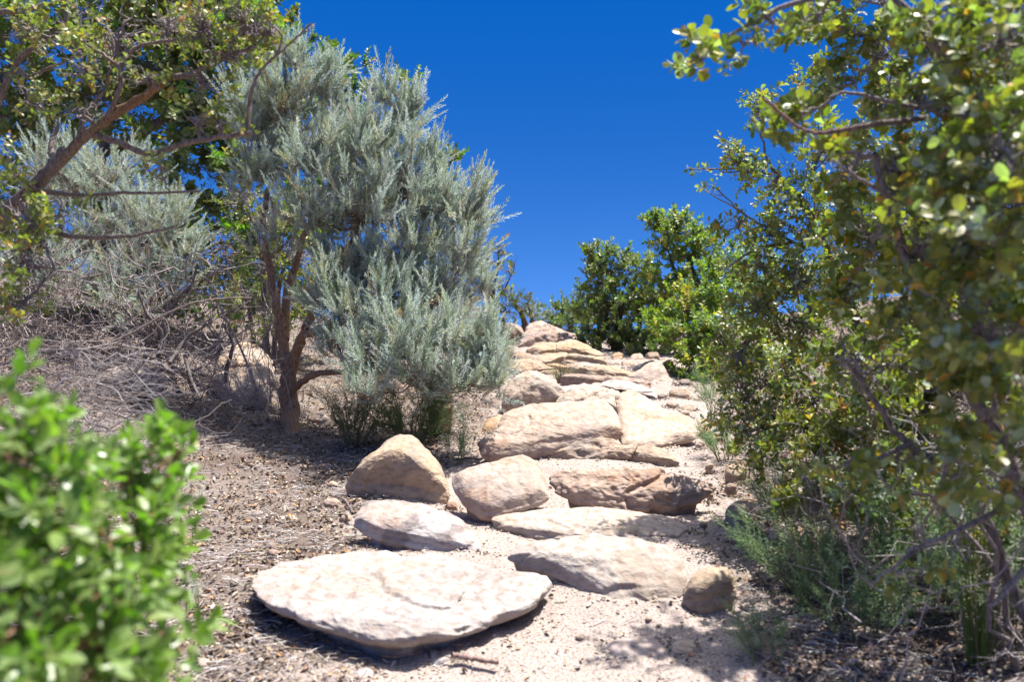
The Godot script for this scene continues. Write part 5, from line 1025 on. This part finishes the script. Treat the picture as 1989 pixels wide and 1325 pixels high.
	far_oak("olive oak with rounded crown behind the crest stones", Vector3(1.065,1.734,-8.98), [[Vector3(0.846,2.578,-8.98), 0.18, 22], [Vector3(0.747,2.603,-8.98), 0.1, 8], [Vector3(1.044,2.479,-8.98), 0.24, 30], [Vector3(0.845,2.329,-8.98), 0.22, 28], [Vector3(1.218,2.429,-8.98), 0.2, 22], [Vector3(1.057,2.171,-8.89), 0.3, 38], [Vector3(0.811,2.048,-8.89), 0.25, 30], [Vector3(1.252,2.122,-8.89), 0.25, 30], [Vector3(0.996,1.87,-8.8), 0.24, 28], [Vector3(1.273,1.816,-8.71), 0.24, 26], [Vector3(0.761,1.827,-8.89), 0.18, 16], [Vector3(1.409,2.065,-8.8), 0.22, 24], [Vector3(1.114,1.725,-8.6), 0.2, 22], [Vector3(1.382,1.701,-8.5), 0.2, 22], [Vector3(0.898,1.754,-8.8), 0.16, 16]], [[5, Color(0.21, 0.255, 0.095)], [3, Color(0.28, 0.29, 0.10)], [1.5, Color(0.25, 0.29, 0.19)]])
	far_oak("distant dark green oaks clump low on the skyline past the crest", Vector3(0.73,1.917,-11.48), [[Vector3(0.572,2.234,-11.48), 0.22, 22], [Vector3(0.741,2.312,-11.64), 0.2, 20], [Vector3(0.826,2.488,-11.48), 0.1, 6], [Vector3(0.845,2.127,-11.32), 0.3, 30], [Vector3(0.617,2.023,-11.15), 0.3, 30], [Vector3(0.408,2.096,-11.32), 0.15, 12], [Vector3(1.085,2.333,-11.89), 0.3, 24]], [[5, Color(0.165, 0.215, 0.09)], [3, Color(0.21, 0.245, 0.10)]])
	far_oak("yellowish thin bush on the crest beside the twiggy dry shrub", Vector3(0.086,1.895,-10.04), [[Vector3(0.058,2.284,-10.04), 0.16, 14], [Vector3(0.169,2.228,-10.04), 0.12, 9], [Vector3(-0.025,2.137,-9.95), 0.2, 18], [Vector3(0.195,2.082,-9.95), 0.14, 10], [Vector3(-0.134,2.22,-9.95), 0.15, 10]], [[3, Color(0.19, 0.185, 0.06)], [2, Color(0.13, 0.155, 0.05)], [1, Color(0.26, 0.2, 0.08)]], 0.8)
	# twiggy shrub on the crest
	b = Vector3(-0.194,1.961,-10.2)
	b.y = land(b.x, b.z)
	t = thing("twiggy_shrub", "half-bare twiggy shrub on the crest showing dark stems against the sky", "shrub", b)
	shrub(t, {"limbs": [[[b + Vector3(0, -0.1, 0), Vector3(-0.222,2.186,-10.2), Vector3(-0.183,2.469,-10.2), Vector3(-0.149,2.752,-10.2)], 0.03, 0.008], [[Vector3(-0.222,2.186,-10.2), Vector3(-0.082,2.412,-10.2), Vector3(0.031,2.639,-10.2)], 0.014, 0.004], [[Vector3(-0.222,2.186,-10.2), Vector3(-0.279,2.469,-10.2), Vector3(-0.307,2.752,-10.2)], 0.014, 0.004]],
		"lobes": [[Vector3(-0.15,2.866,-10.2), Vector3(0.1,0.1,0.1), 5], [Vector3(-0.251,2.695,-10.2), Vector3(0.16,0.16,0.15), 9], [Vector3(-0.054,2.61,-10.2), Vector3(0.22,0.22,0.2), 2], [Vector3(-0.307,2.412,-10.2), Vector3(0.2,0.18,0.2), 14], [Vector3(-0.082,2.356,-10.2), Vector3(0.2,0.2,0.2), 5], [Vector3(0.031,2.695,-10.2), Vector3(0.12,0.15,0.15), 1]],
		"shoots": shoots.far_oak, "colours": OAK_DRY, "mat": M.oak, "bark": Color(0.1, 0.085, 0.085), "twig": Color(0.15, 0.125, 0.125), "up": 0.4, "per": 2.0, "bare": 9.0, "size": 0.8})
	b = Vector3(0.334,2.157,-12)
	b.y = land(b.x, b.z)
	t = thing("sagebrush", "small faint sagebrush above the great wedge-shaped boulder", "shrub", b)
	shrub(t, {"limbs": [[[b + Vector3(0, -0.1, 0), Vector3(0.334,2.177,-12), Vector3(0.334,2.223,-12)], 0.02, 0.01]], "lobes": [[Vector3(0.301,2.263,-12), Vector3(0.14,0.12,0.14), 14], [Vector3(0.433,2.197,-12), Vector3(0.14,0.1,0.14), 12]], "shoots": shoots.sage, "colours": SILVER, "mat": M.sage, "up": 0.8, "per": 3.0})

	# bright green bush close by the path
	b = Vector3(-0.72, 0.2, -1.3)
	b.y = land(b.x, b.z)
	t = thing("manzanita", "bright glossy green bush with oval leaves at the foot of the litter bank", "shrub", b)
	shrub(t, {"limbs": [
		[[b + Vector3(0, -0.05, 0), b + Vector3(0.0, 0.25, 0), Vector3(-0.656,0.906,-1.3), Vector3(-0.682,1.073,-1.3)], 0.016, 0.006, 0.004],
		[[b + Vector3(0.02, 0, 0), b + Vector3(0.08, 0.3, 0), Vector3(-0.587,0.919,-1.35), Vector3(-0.567,1.055,-1.4)], 0.014, 0.005, 0.004],
		[[b + Vector3(-0.02, 0, 0), b + Vector3(-0.08, 0.4, 0), Vector3(-0.698,1.135,-1.25), Vector3(-0.667,1.272,-1.2)], 0.014, 0.004, 0.004]],
		"lobes": [
		[Vector3(-0.661,1.299,-1.2), Vector3(0.045,0.035,0.06), 6], [Vector3(-0.663,1.219,-1.22), Vector3(0.06,0.06,0.08), 13], [Vector3(-0.645,1.183,-1.25), Vector3(0.06,0.05,0.08), 12], [Vector3(-0.661,1.225,-1.35), Vector3(0.03,0.03,0.05), 5], [Vector3(-0.606,1.157,-1.3), Vector3(0.06,0.05,0.08), 12],
		[Vector3(-0.598,1.172,-1.45), Vector3(0.055,0.04,0.07), 12], [Vector3(-0.557,1.188,-1.5), Vector3(0.05,0.035,0.06), 10], [Vector3(-0.536,1.203,-1.52), Vector3(0.02,0.02,0.04), 4], [Vector3(-0.553,1.124,-1.42), Vector3(0.055,0.045,0.07), 12], [Vector3(-0.521,1.07,-1.4), Vector3(0.04,0.04,0.06), 8],
		[Vector3(-0.571,1.098,-1.32), Vector3(0.06,0.06,0.08), 16], [Vector3(-0.607,1.106,-1.22), Vector3(0.07,0.07,0.09), 18], [Vector3(-0.628,1.111,-1.15), Vector3(0.07,0.07,0.09), 16], [Vector3(-0.542,1.033,-1.36), Vector3(0.06,0.05,0.08), 14], [Vector3(-0.565,1.034,-1.22), Vector3(0.07,0.06,0.09), 17], [Vector3(-0.585,1.032,-1.12), Vector3(0.07,0.07,0.08), 16],
		[Vector3(-0.532,0.97,-1.32), Vector3(0.06,0.05,0.08), 14], [Vector3(-0.5,0.939,-1.4), Vector3(0.035,0.03,0.05), 6], [Vector3(-0.548,0.962,-1.2), Vector3(0.07,0.06,0.08), 16], [Vector3(-0.509,0.913,-1.3), Vector3(0.05,0.05,0.08), 10], [Vector3(-0.571,0.949,-1.12), Vector3(0.08,0.06,0.08), 16], [Vector3(-0.71,1.174,-1.2), Vector3(0.07,0.15,0.1), 18], [Vector3(-0.675,0.994,-1.15), Vector3(0.07,0.12,0.1), 16], [Vector3(-0.541,0.835,-1.25), Vector3(0.12,0.08,0.1), 16]],
		"leaf": {"length": 0.036, "width": 0.5, "edge": OVAL, "count": 7, "stem": 0.045, "open0": 1.15, "open1": 0.45},
		"colours": GREEN, "mat": M.manzanita, "bark": Color(0.16, 0.08, 0.05), "twig": Color(0.26, 0.16, 0.1), "up": 0.5, "per": 1.4, "bare": 0.1})

	# low growth
	herb("dark green wiry bush in the shade under the tall sagebrush", Vector3(-0.532,0.999,-5), 46, 0.34, 0.30, Vector3.ZERO, [[4, Color(0.10, 0.16, 0.05)], [2, Color(0.15, 0.2, 0.07)], [1, Color(0.27, 0.22, 0.13)]], 0.8)
	herb("sparse dry-tipped wiry bush behind the half-shaded boulder", Vector3(-0.845,1.012,-5.07), 34, 0.26, 0.26, Vector3.ZERO, [[3, Color(0.14, 0.18, 0.07)], [2.5, Color(0.27, 0.22, 0.15)]], 0.7)
	herb("slender grey-green herb growing in the gap between the two rounded boulders", Vector3(-0.281,0.936,-4.69), 7, 0.22, 0.10, Vector3.ZERO, HERB, 0.7)
	tuft("grass_tuft", "dry grass tuft growing between the ribbed stone and the step stones", Vector3(0.351,1.347,-6.7), 160, 0.15, 0.12, 0.0018, STRAW)
	tuft("grass_tuft", "straw-coloured grass filling the cleft behind the block-shaped boulder", Vector3(0.566,1.013,-5.35), 220, 0.22, 0.12, 0.0017, STRAW)
	tuft("grass_tuft", "tall green grass stems among the feathery herbs under the scrub oak", Vector3(1.292,0.542,-2.64), 60, 0.62, 0.16, 0.0018, [[2, Color(0.15, 0.22, 0.06)], [1, Color(0.26, 0.26, 0.1)]], 0.8)
	tuft("grass_tuft", "thin grass blades at the trail edge by the bent herb", Vector3(0.932,0.605,-3.04), 40, 0.35, 0.14, 0.0014, [[2, Color(0.13, 0.2, 0.07)], [1, Color(0.24, 0.24, 0.1)]], 0.8)
	herb("feathery herb sprawling over the red-brown stone", Vector3(1.126,0.771,-3.86), 16, 0.26, 0.20, Vector3(-0.1, 0, 0.05), HERB, 0.7)
	herb("feathery herb bending out to the trail beside the egg-shaped boulder", Vector3(0.982,0.637,-3.2), 18, 0.24, 0.22, Vector3(-0.12, 0, 0.05), HERB, 0.75)
	herb("tall pale feathery herb with stout stem under the scrub oak", Vector3(1.283,0.597,-2.94), 18, 0.42, 0.22, Vector3(-0.05, 0, 0.02), HERB, 0.9)
	herb("feathery herb near the scrub oak stems, mixed with grass stems", Vector3(1.422,0.583,-2.75), 20, 0.36, 0.26, Vector3(-0.05, 0, 0.05), HERB, 0.9)
	herb("feathery herb in dappled shade above the sandy trail edge", Vector3(1.05,0.563,-2.83), 14, 0.22, 0.20, Vector3(-0.05, 0, 0.05), HERB, 0.75)
	herb("small feathery herb rooted in sand at the trail edge", Vector3(0.715,0.533,-2.67), 7, 0.16, 0.12, Vector3.ZERO, HERB, 0.6)
	herb("feathery herb deep in the shade behind the stout-stemmed herb", Vector3(1.389,0.722,-3.52), 16, 0.3, 0.24, Vector3(-0.05, 0, 0), HERB, 0.8)
	herb("pale herb hugging the trail edge above the squarish red-brown stone", Vector3(1.073,0.955,-4.78), 12, 0.16, 0.14, Vector3(-0.04, 0, 0), HERB, 0.6)
	herb("dark herb under the bushy oak beside the knobbly pale stone", Vector3(1.214,1.171,-5.6), 12, 0.25, 0.16, Vector3.ZERO, HERB, 0.7)
	herb("pale grey seedling in the litter beside the glossy green bush", Vector3(-1.026,0.605,-3.04), 4, 0.10, 0.04, Vector3.ZERO, SILVER, 0.35)
	herb("small pale herb in the litter at the edge of the dead twigs", Vector3(-1.287,0.784,-3.76), 6, 0.12, 0.07, Vector3.ZERO, SILVER, 0.4)

func far_oak(label: String, base: Vector3, lobes: Array, cols: Array, size := 1.0) -> void:
	base.y = land(base.x, base.z)
	var t := thing("oak_tree", label, "tree", base, "")
	var L: Array = []
	var mid := Vector3.ZERO
	for l in lobes:
		L.append([l[0], Vector3(l[1], l[1] * 0.85, l[1]), l[2]])
		mid += l[0] / lobes.size()
	var wide: float = lobes[0][1]
	var top := mid + Vector3(0, 0.1 * wide, 0)
	shrub(t, {"limbs": [[[base + Vector3(0, -0.1, 0), base.lerp(top, 0.4) + rdir() * 0.08, top], 0.05, 0.02, 0.01], [[base + Vector3(0.05, -0.1, 0), base.lerp(mid, 0.5) + Vector3(0.15, 0, 0), mid + Vector3(0.8 * wide, 0, 0)], 0.035, 0.012, 0.01], [[base + Vector3(-0.05, -0.1, 0), base.lerp(mid, 0.5) - Vector3(0.15, 0, 0), mid + Vector3(-0.8 * wide, 0, 0)], 0.035, 0.012, 0.01]],
		"lobes": L, "shoots": shoots.far_oak if size > 0.9 else shoots.small, "colours": cols, "mat": M.oak, "bark": Color(0.14, 0.12, 0.11), "twig": Color(0.2, 0.175, 0.17), "up": 0.35, "per": 3.4, "bare": 0.35, "size": 0.85})

func make_dead_wood() -> void:
	# pale dead shrub lying on the bank
	var b := Vector3(-1.888,0.933,-3.91)
	var t := thing("dead_shrub", "pale grey dead shrub, a fan of thin bleached twigs fallen on the bank", "dead shrub", b)
	dead_fan(t, Vector3(-1.709,1.33,-3.1), 45, Color(0.38, 0.35, 0.36))
	dead_fan(t, Vector3(-1.672,1.139,-3.2), 90, Color(0.40, 0.37, 0.385))
	b = Vector3(-2.3, 0, -5.4)
	b.y = land(b.x, b.z)
	t = thing("dead_shrub", "dark tangle of dead stems and twigs under the low silver sagebrush", "dead shrub", b)
	var w := Wood.new()
	for k in 760:
		var s := Vector3(rf(-0.9, 0.6), 0.8 * pow(rf(0.0, 1.0), 1.4), rf(-0.7, 0.4))
		s.y += land(b.x + s.x, b.z + s.z) - b.y
		var e := s + Vector3(rf(-0.35, 0.45), rf(-0.15, 0.4), rf(-0.2, 0.3))
		var c := Color(0.20, 0.16, 0.145).lerp(Color(0.36, 0.31, 0.305), pow(rf(0, 1), 1.5))
		w.tube(path(s, e, rdir() * 0.1, 0.6, 6), taper(7, rf(0.002, 0.006), 0.001), 3, c, c)
	part("twigs", w.mesh(), M.twig, t, true)
	for k in 5:
		w = Wood.new()
		var s := Vector3(rf(-0.5, 0.7), -0.05, rf(-0.3, 0.3))
		w.tube(path(s, s + Vector3(rf(-0.6, 0.6), rf(0.5, 0.8), rf(-0.2, 0.2)), rdir() * 0.1, 0.4, 8), taper(9, 0.016, 0.006), 6, Color(0.2, 0.16, 0.14), Color(0.24, 0.2, 0.19))
		part("stem", w.mesh(), M.bark, t)
	b = Vector3(1.45, 0, -3.0)
	b.y = land(b.x, b.z)
	t = thing("dead_shrub", "thicket of bare grey stems and twigs tangled beneath the scrub oaks", "dead shrub", b)
	w = Wood.new()
	for k in 850:
		var s := Vector3(rf(-0.5, 0.9), rf(0.0, 0.75), rf(-0.6, 0.7))
		if s.y > 0.35 + 0.6 * (s.x + 0.5): continue
		s.y += land(b.x + s.x, b.z + s.z) - b.y
		var e := s + Vector3(rf(-0.35, 0.3), rf(-0.12, 0.35), rf(-0.2, 0.25))
		var c := Color(0.24, 0.205, 0.2).lerp(Color(0.40, 0.36, 0.37), rf(0, 1))
		w.tube(path(s, e, rdir() * 0.08, 0.6, 6), taper(7, rf(0.0012, 0.0038), 0.0008), 3, c, c)
	part("twigs", w.mesh(), M.twig, t, true)
	for k in 9:
		w = Wood.new()
		var s := Vector3(rf(-0.1, 0.6), 0, rf(-0.4, 0.5))
		s.y = land(b.x + s.x, b.z + s.z) - b.y - 0.03
		w.tube(path(s, s + Vector3(rf(-0.5, 0.3), rf(0.5, 1.0), rf(-0.2, 0.2)), rdir() * 0.12, 0.4, 8), taper(9, 0.010, 0.004), 6, Color(0.26, 0.23, 0.22), Color(0.36, 0.33, 0.33))
		part("stem", w.mesh(), M.bark, t)
	b = Vector3(-1.661,1.176,-5.37)
	t = thing("dead_shrub", "grey leafless twigs leaning across the dappled upright rock by the sagebrush trunk", "dead shrub", b)
	w = Wood.new()
	for k in 45:
		var s := Vector3(rf(-0.25, 0.45), rf(-0.05, 0.1), rf(-0.2, 0.2))
		var e := s + Vector3(rf(-0.4, 0.25), rf(0.15, 1.0), rf(-0.1, 0.25))
		var c := Color(0.26, 0.22, 0.215).lerp(Color(0.36, 0.32, 0.33), rf(0, 1))
		w.tube(path(s, e, rdir() * 0.12, 0.4, 7), taper(8, rf(0.0015, 0.004), 0.0009), 3, c, c)
	part("twigs", w.mesh(), M.twig, t, true)
	w = Wood.new()
	w.tube(smooth([Vector3(-1.411,1.294,-5.2) - b, Vector3(-1.5,1.522,-5.2) - b, Vector3(-1.602,1.748,-5.15) - b, Vector3(-1.733,2.054,-5.1) - b], 4), taper(13, 0.008, 0.003), 5, Color(0.28, 0.25, 0.25), Color(0.36, 0.33, 0.33))
	part("stem", w.mesh(), M.bark, t)
	# fallen branches and sticks
	log_stick("fallen_branch", "grey fallen branch lying down the litter bank beside the dappled upright rock", [Vector3(-1.789,1.442,-4.9), Vector3(-1.746,1.569,-5), Vector3(-1.678,1.624,-5), Vector3(-1.676,1.67,-5.1)], 0.011, 0.007, Color(0.2, 0.175, 0.165))
	log_stick("fallen_branch", "bent dead branch arching over the litter bank", [Vector3(-1.867,1.503,-4.3), Vector3(-1.715,1.579,-4.3), Vector3(-1.598,1.645,-4.3), Vector3(-1.481,1.697,-4.3), Vector3(-1.339,1.721,-4.3), Vector3(-1.196,1.726,-4.3)], 0.007, 0.002, Color(0.33, 0.28, 0.25))
	log_stick("fallen_branch", "dark crooked branch stub standing from the litter", [Vector3(-1.744,1.486,-5), Vector3(-1.675,1.361,-4.9), Vector3(-1.605,1.281,-4.8)], 0.011, 0.006, Color(0.16, 0.14, 0.135))
	log_stick("stick", "short broken reddish stick lying on the sand below the broad slab", [Vector3(-0.169,0.556,-2.68), Vector3(-0.137,0.55,-2.68), Vector3(-0.093,0.546,-2.67), Vector3(-0.038,0.542,-2.66)], 0.009, 0.007, Color(0.33, 0.24, 0.215))
	log_stick("stick", "dark curved stick leaning on the blotched white stone", [Vector3(-0.649,0.797,-3.85), Vector3(-0.677,0.828,-3.9), Vector3(-0.712,0.848,-3.95), Vector3(-0.774,0.855,-4)], 0.008, 0.003, Color(0.19, 0.16, 0.16))
	log_stick("stick", "thin grey root crossing the gap above the peach boulder", [Vector3(-0.297,0.945,-4.75), Vector3(-0.232,0.957,-4.75), Vector3(-0.166,0.954,-4.72), Vector3(-0.114,0.971,-4.7)], 0.006, 0.003, Color(0.14, 0.115, 0.11))
	log_stick("stick", "thin dark stick under the edge of the broad slab", [Vector3(-0.372,0.55,-2.7), Vector3(-0.328,0.545,-2.7), Vector3(-0.284,0.553,-2.7), Vector3(-0.264,0.551,-2.72)], 0.004, 0.002, Color(0.14, 0.115, 0.1))

func log_stick(called: String, label: String, pts: Array, r0: float, r1: float, c: Color) -> void:
	var b: Vector3 = pts[0]
	var w := Wood.new()
	var P := smooth(pts, 5, 0.0015)
	for k in P.size(): P[k] -= b
	var rr := taper(P.size(), r0, r1)
	for k in rr.size(): rr[k] *= rf(0.85, 1.15)
	w.tube(P, rr, 8, c, c * 1.2)
	var o := MeshInstance3D.new()
	o.name = numbered(called)
	o.mesh = w.mesh()
	o.material_override = M.bark
	o.position = b
	add_child(o)
	tag(o, label, "stick")

func dead_fan(t: Node3D, root: Vector3, n: int, c: Color) -> void:
	var w := Wood.new()
	var r := root - t.position
	for k in n:
		var a := rf(-0.45, 0.75)
		var l := rf(0.15, 0.6)
		var s := r + Vector3(rf(-0.25, 0.22), rf(-0.14, 0.1), rf(-0.15, 0.2))
		var e := s + Vector3(cos(a) * l, sin(a) * l * 0.55 - 0.04, rf(-0.3, 0.15))
		var p := path(s, e, Vector3(0, 0.1 * l, 0) + rdir() * 0.09 * l, 0.55, 8)
		var col: Color = c.lerp(Color(0.27, 0.21, 0.17), pow(rf(0, 1), 2.0)) * rf(0.75, 1.1)
		var th := rf(0.0009, 0.0016) if rf(0, 1) < 0.7 else rf(0.0018, 0.0042)
		w.tube(p, taper(9, th, th * 0.4), 3, col, col)
		for j in rng.randi_range(1, 6):
			var q: Vector3 = p[rng.randi_range(2, 7)]
			var e2 := q + (e - s) * rf(0.08, 0.3) + rdir() * rf(0.04, 0.14)
			var p2 := path(q, e2, rdir() * 0.03, 0.5, 4)
			w.tube(p2, taper(5, th * 0.6, 0.0005), 3, col, col)
			if rf(0, 1) < 0.5: w.tube(path(p2[2], p2[2] + rdir() * 0.06, rdir() * 0.01, 0.4, 3), taper(4, th * 0.4, 0.0004), 3, col, col)
	part("twigs", w.mesh(), M.twig, t, true)

func make_litter() -> void:
	var edges: Array = []
	for st in STONES:
		var q: Array = st[4]
		for k in range(0, q.size(), 4):
			var k2 := (k + 4) % q.size()
			for j in 9:
				var f := rf(0, 1)
				var o := Vector3(lerpf(q[k], q[k2], f), 0, lerpf(q[k + 2], q[k2 + 2], f))
				edges.append(st[3] + o * rf(0.9, 1.0) + o.normalized() * absf(rng.randfn(0, 0.03)))
	var w := Wood.new()
	leaf(w, Transform3D(Basis.IDENTITY, Vector3(0, -0.5, 0)), 1.0, 0.6, ROUND, 0.5, 0.4, Color.WHITE)
	var flat := w.mesh()
	w = Wood.new()
	w.tube([Vector3(0, -0.5, 0), Vector3(0.03, 0, 0.02), Vector3(0, 0.5, 0)], [0.03, 0.035, 0.02], 3, Color.WHITE, Color.WHITE)
	var stick := w.mesh()
	w = Wood.new()
	var pv: Array = []
	for k in 5: pv.append(Vector3(cos(k * TAU / 5) * rf(0.4, 0.6), rf(-0.1, 0.1), sin(k * TAU / 5) * rf(0.35, 0.55)))
	for k in 5:
		w.face(pv[k], pv[(k + 1) % 5], Vector3(0.05, 0.32, 0), Color.WHITE)
		w.face(pv[(k + 1) % 5], pv[k], Vector3(0, -0.3, 0), Color.WHITE)
	var bit := w.mesh()
	var cols := [[3, Color(0.30, 0.215, 0.145)], [3, Color(0.14, 0.10, 0.08)], [2, Color(0.42, 0.36, 0.29)], [0.7, Color(0.40, 0.22, 0.10)], [2, Color(0.22, 0.17, 0.14)]]
	var X: Array = []
	var C: Array = []
	var XS: Array = []
	var CS: Array = []
	var XB: Array = []
	var CB: Array = []
	var tries := 0
	while tries < 150000:
		tries += 1
		var d := 1.9 + 8.0 * pow(rf(0, 1), 1.5)
		var x := rf(-0.62, 0.62) * d
		var s := sand(x, -d)
		var p := Vector3(x, land(x, -d), -d)
		if rf(0, 1) < (1 - s) * 0.955 + 0.035:
			var cl := 0.75 + 1.2 * rough.get_noise_2d(x * 45 + 90, d * 45)
			if rf(0, 1) < cl * 0.75:
				var y := basis_along(Vector3(rf(-1, 1), rf(-0.35, 0.35), rf(-1, 1)), rf(-0.8, 0.8))
				X.append(Transform3D(y.scaled(Vector3.ONE * rf(0.008, 0.024)), p + Vector3(0, rf(0.002, 0.012), 0)))
				C.append(pick(cols))
			elif rf(0, 1) < 0.5:
				var y := basis_along(Vector3(rf(-1, 1), rf(-0.2, 0.2), rf(-1, 1)), 0)
				var l := rf(0.015, 0.09)
				XS.append(Transform3D(Basis(y.x * 0.05, y.y * l, y.z * 0.05), p + Vector3(0, rf(0.003, 0.015), 0)))
				CS.append(pick([[2, Color(0.36, 0.32, 0.31)], [2, Color(0.2, 0.16, 0.14)], [1, Color(0.45, 0.41, 0.38)]]))
		elif rf(0, 1) < 0.4:
			var q := rf(0, 1)
			XB.append(Transform3D(Basis.from_euler(Vector3(rf(-0.4, 0.4), rf(0, TAU), rf(-0.4, 0.4))).scaled(Vector3(1, rf(0.5, 0.9), rf(0.7, 1)) * (0.003 + 0.012 * q * q * q * q)), p + Vector3(0, 0.001, 0)))
			CB.append(pick([[3, Color(0.37, 0.32, 0.29)], [2, Color(0.34, 0.26, 0.20)], [1, Color(0.42, 0.38, 0.35)]]))
	for e in edges:
		var p := Vector3(e.x, land(e.x, e.z) + 0.002, e.z)
		if rf(0, 1) < 0.35:
			X.append(Transform3D(basis_along(Vector3(rf(-1, 1), rf(-0.4, 0.4), rf(-1, 1)), rf(-0.8, 0.8)).scaled(Vector3.ONE * rf(0.006, 0.018)), p + Vector3(0, 0.004, 0)))
			C.append(pick(cols))
		else:
			XB.append(Transform3D(Basis.from_euler(Vector3(rf(-0.4, 0.4), rf(0, TAU), rf(-0.4, 0.4))).scaled(Vector3(1, 0.7, 0.9) * rf(0.004, 0.016)), p))
			CB.append(pick([[3, Color(0.37, 0.32, 0.29)], [2, Color(0.34, 0.26, 0.20)], [1, Color(0.42, 0.38, 0.35)]]))
	var o := scatter("fallen_leaves", flat, M.litter, X, C, self)
	tag(o, "brown and tan fallen leaves carpeting the bank and trail edges", "leaf litter", "", "stuff")
	o = scatter("twig_litter", stick, M.litter, XS, CS, self)
	tag(o, "bits of broken twig strewn through the fallen leaves", "twig litter", "", "stuff")
	o = scatter("gravel", bit, M.litter, XB, CB, self)
	tag(o, "fine gravel grains scattered over the sandy trail", "gravel", "", "stuff")
	# pebbles one can count
	var meshes: Array = []
	for v in 5:
		var V := PackedVector3Array()
		var Cc := PackedColorArray()
		var I := PackedInt32Array()
		var sx := rf(0.8, 1.2)
		var sy := rf(0.45, 0.8)
		V.append(Vector3(0, sy, 0))
		for j in range(1, 6):
			for k in 10:
				var th := PI * j / 6.0
				var ph := TAU * k / 10.0
				V.append(Vector3(sin(th) * cos(ph) * sx, cos(th) * sy, sin(th) * sin(ph)))
		V.append(Vector3(0, -sy, 0))
		for k in V.size():
			V[k] *= 1.0 + 0.32 * rough.get_noise_3dv(V[k] * 9.0 + Vector3(v * 70, 0, 0)) + 0.12 * fine.get_noise_3dv(V[k] * 2.0)
			Cc.append(Color.WHITE)
		for k in 10:
			I.append_array(PackedInt32Array([0, 1 + k, 1 + (k + 1) % 10]))
			I.append_array(PackedInt32Array([41 + k, 51, 41 + (k + 1) % 10]))
			for j in 4:
				var a := 1 + j * 10 + k
				var e := 1 + j * 10 + (k + 1) % 10
				I.append_array(PackedInt32Array([a, a + 10, e, e, a + 10, e + 10]))
		meshes.append(mesh_of(V, Cc, I, Vector3.ZERO))
	var mats: Array = []
	for v in 5:
		var m: StandardMaterial3D = M.stone.duplicate()
		var base: Color = [Color(0.40, 0.345, 0.31), Color(0.36, 0.275, 0.21), Color(0.42, 0.385, 0.365), Color(0.33, 0.25, 0.19), Color(0.39, 0.31, 0.245)][v]
		m.albedo_color = base.linear_to_srgb()
		mats.append(m)
	var made := 0
	while made < 110:
		var d := 2.5 + 5.0 * pow(rf(0, 1), 1.3)
		var x := rf(-0.45, 0.4) * d
		var s := sand(x, -d)
		if s > 0.9 and rf(0, 1) < 0.55: continue
		var o2 := MeshInstance3D.new()
		o2.name = numbered("pebble")
		o2.mesh = meshes[rng.randi() % 5]
		o2.material_override = mats[rng.randi() % 5]
		var z := rf(0.007, 0.013) if rf(0, 1) < 0.75 else rf(0.013, 0.026)
		o2.position = Vector3(x, land(x, -d) + z * 0.15, -d)
		o2.scale = Vector3.ONE * z
		o2.rotation = Vector3(rf(-0.3, 0.3), rf(0, TAU), rf(-0.3, 0.3))
		add_child(o2)
		if s > 0.5:
			tag(o2, "small loose pebble lying on the sandy trail", "pebble", "pebbles on the sandy trail")
		else:
			tag(o2, "small loose pebble lying in the leaf litter", "pebble", "pebbles in the leaf litter")
		made += 1
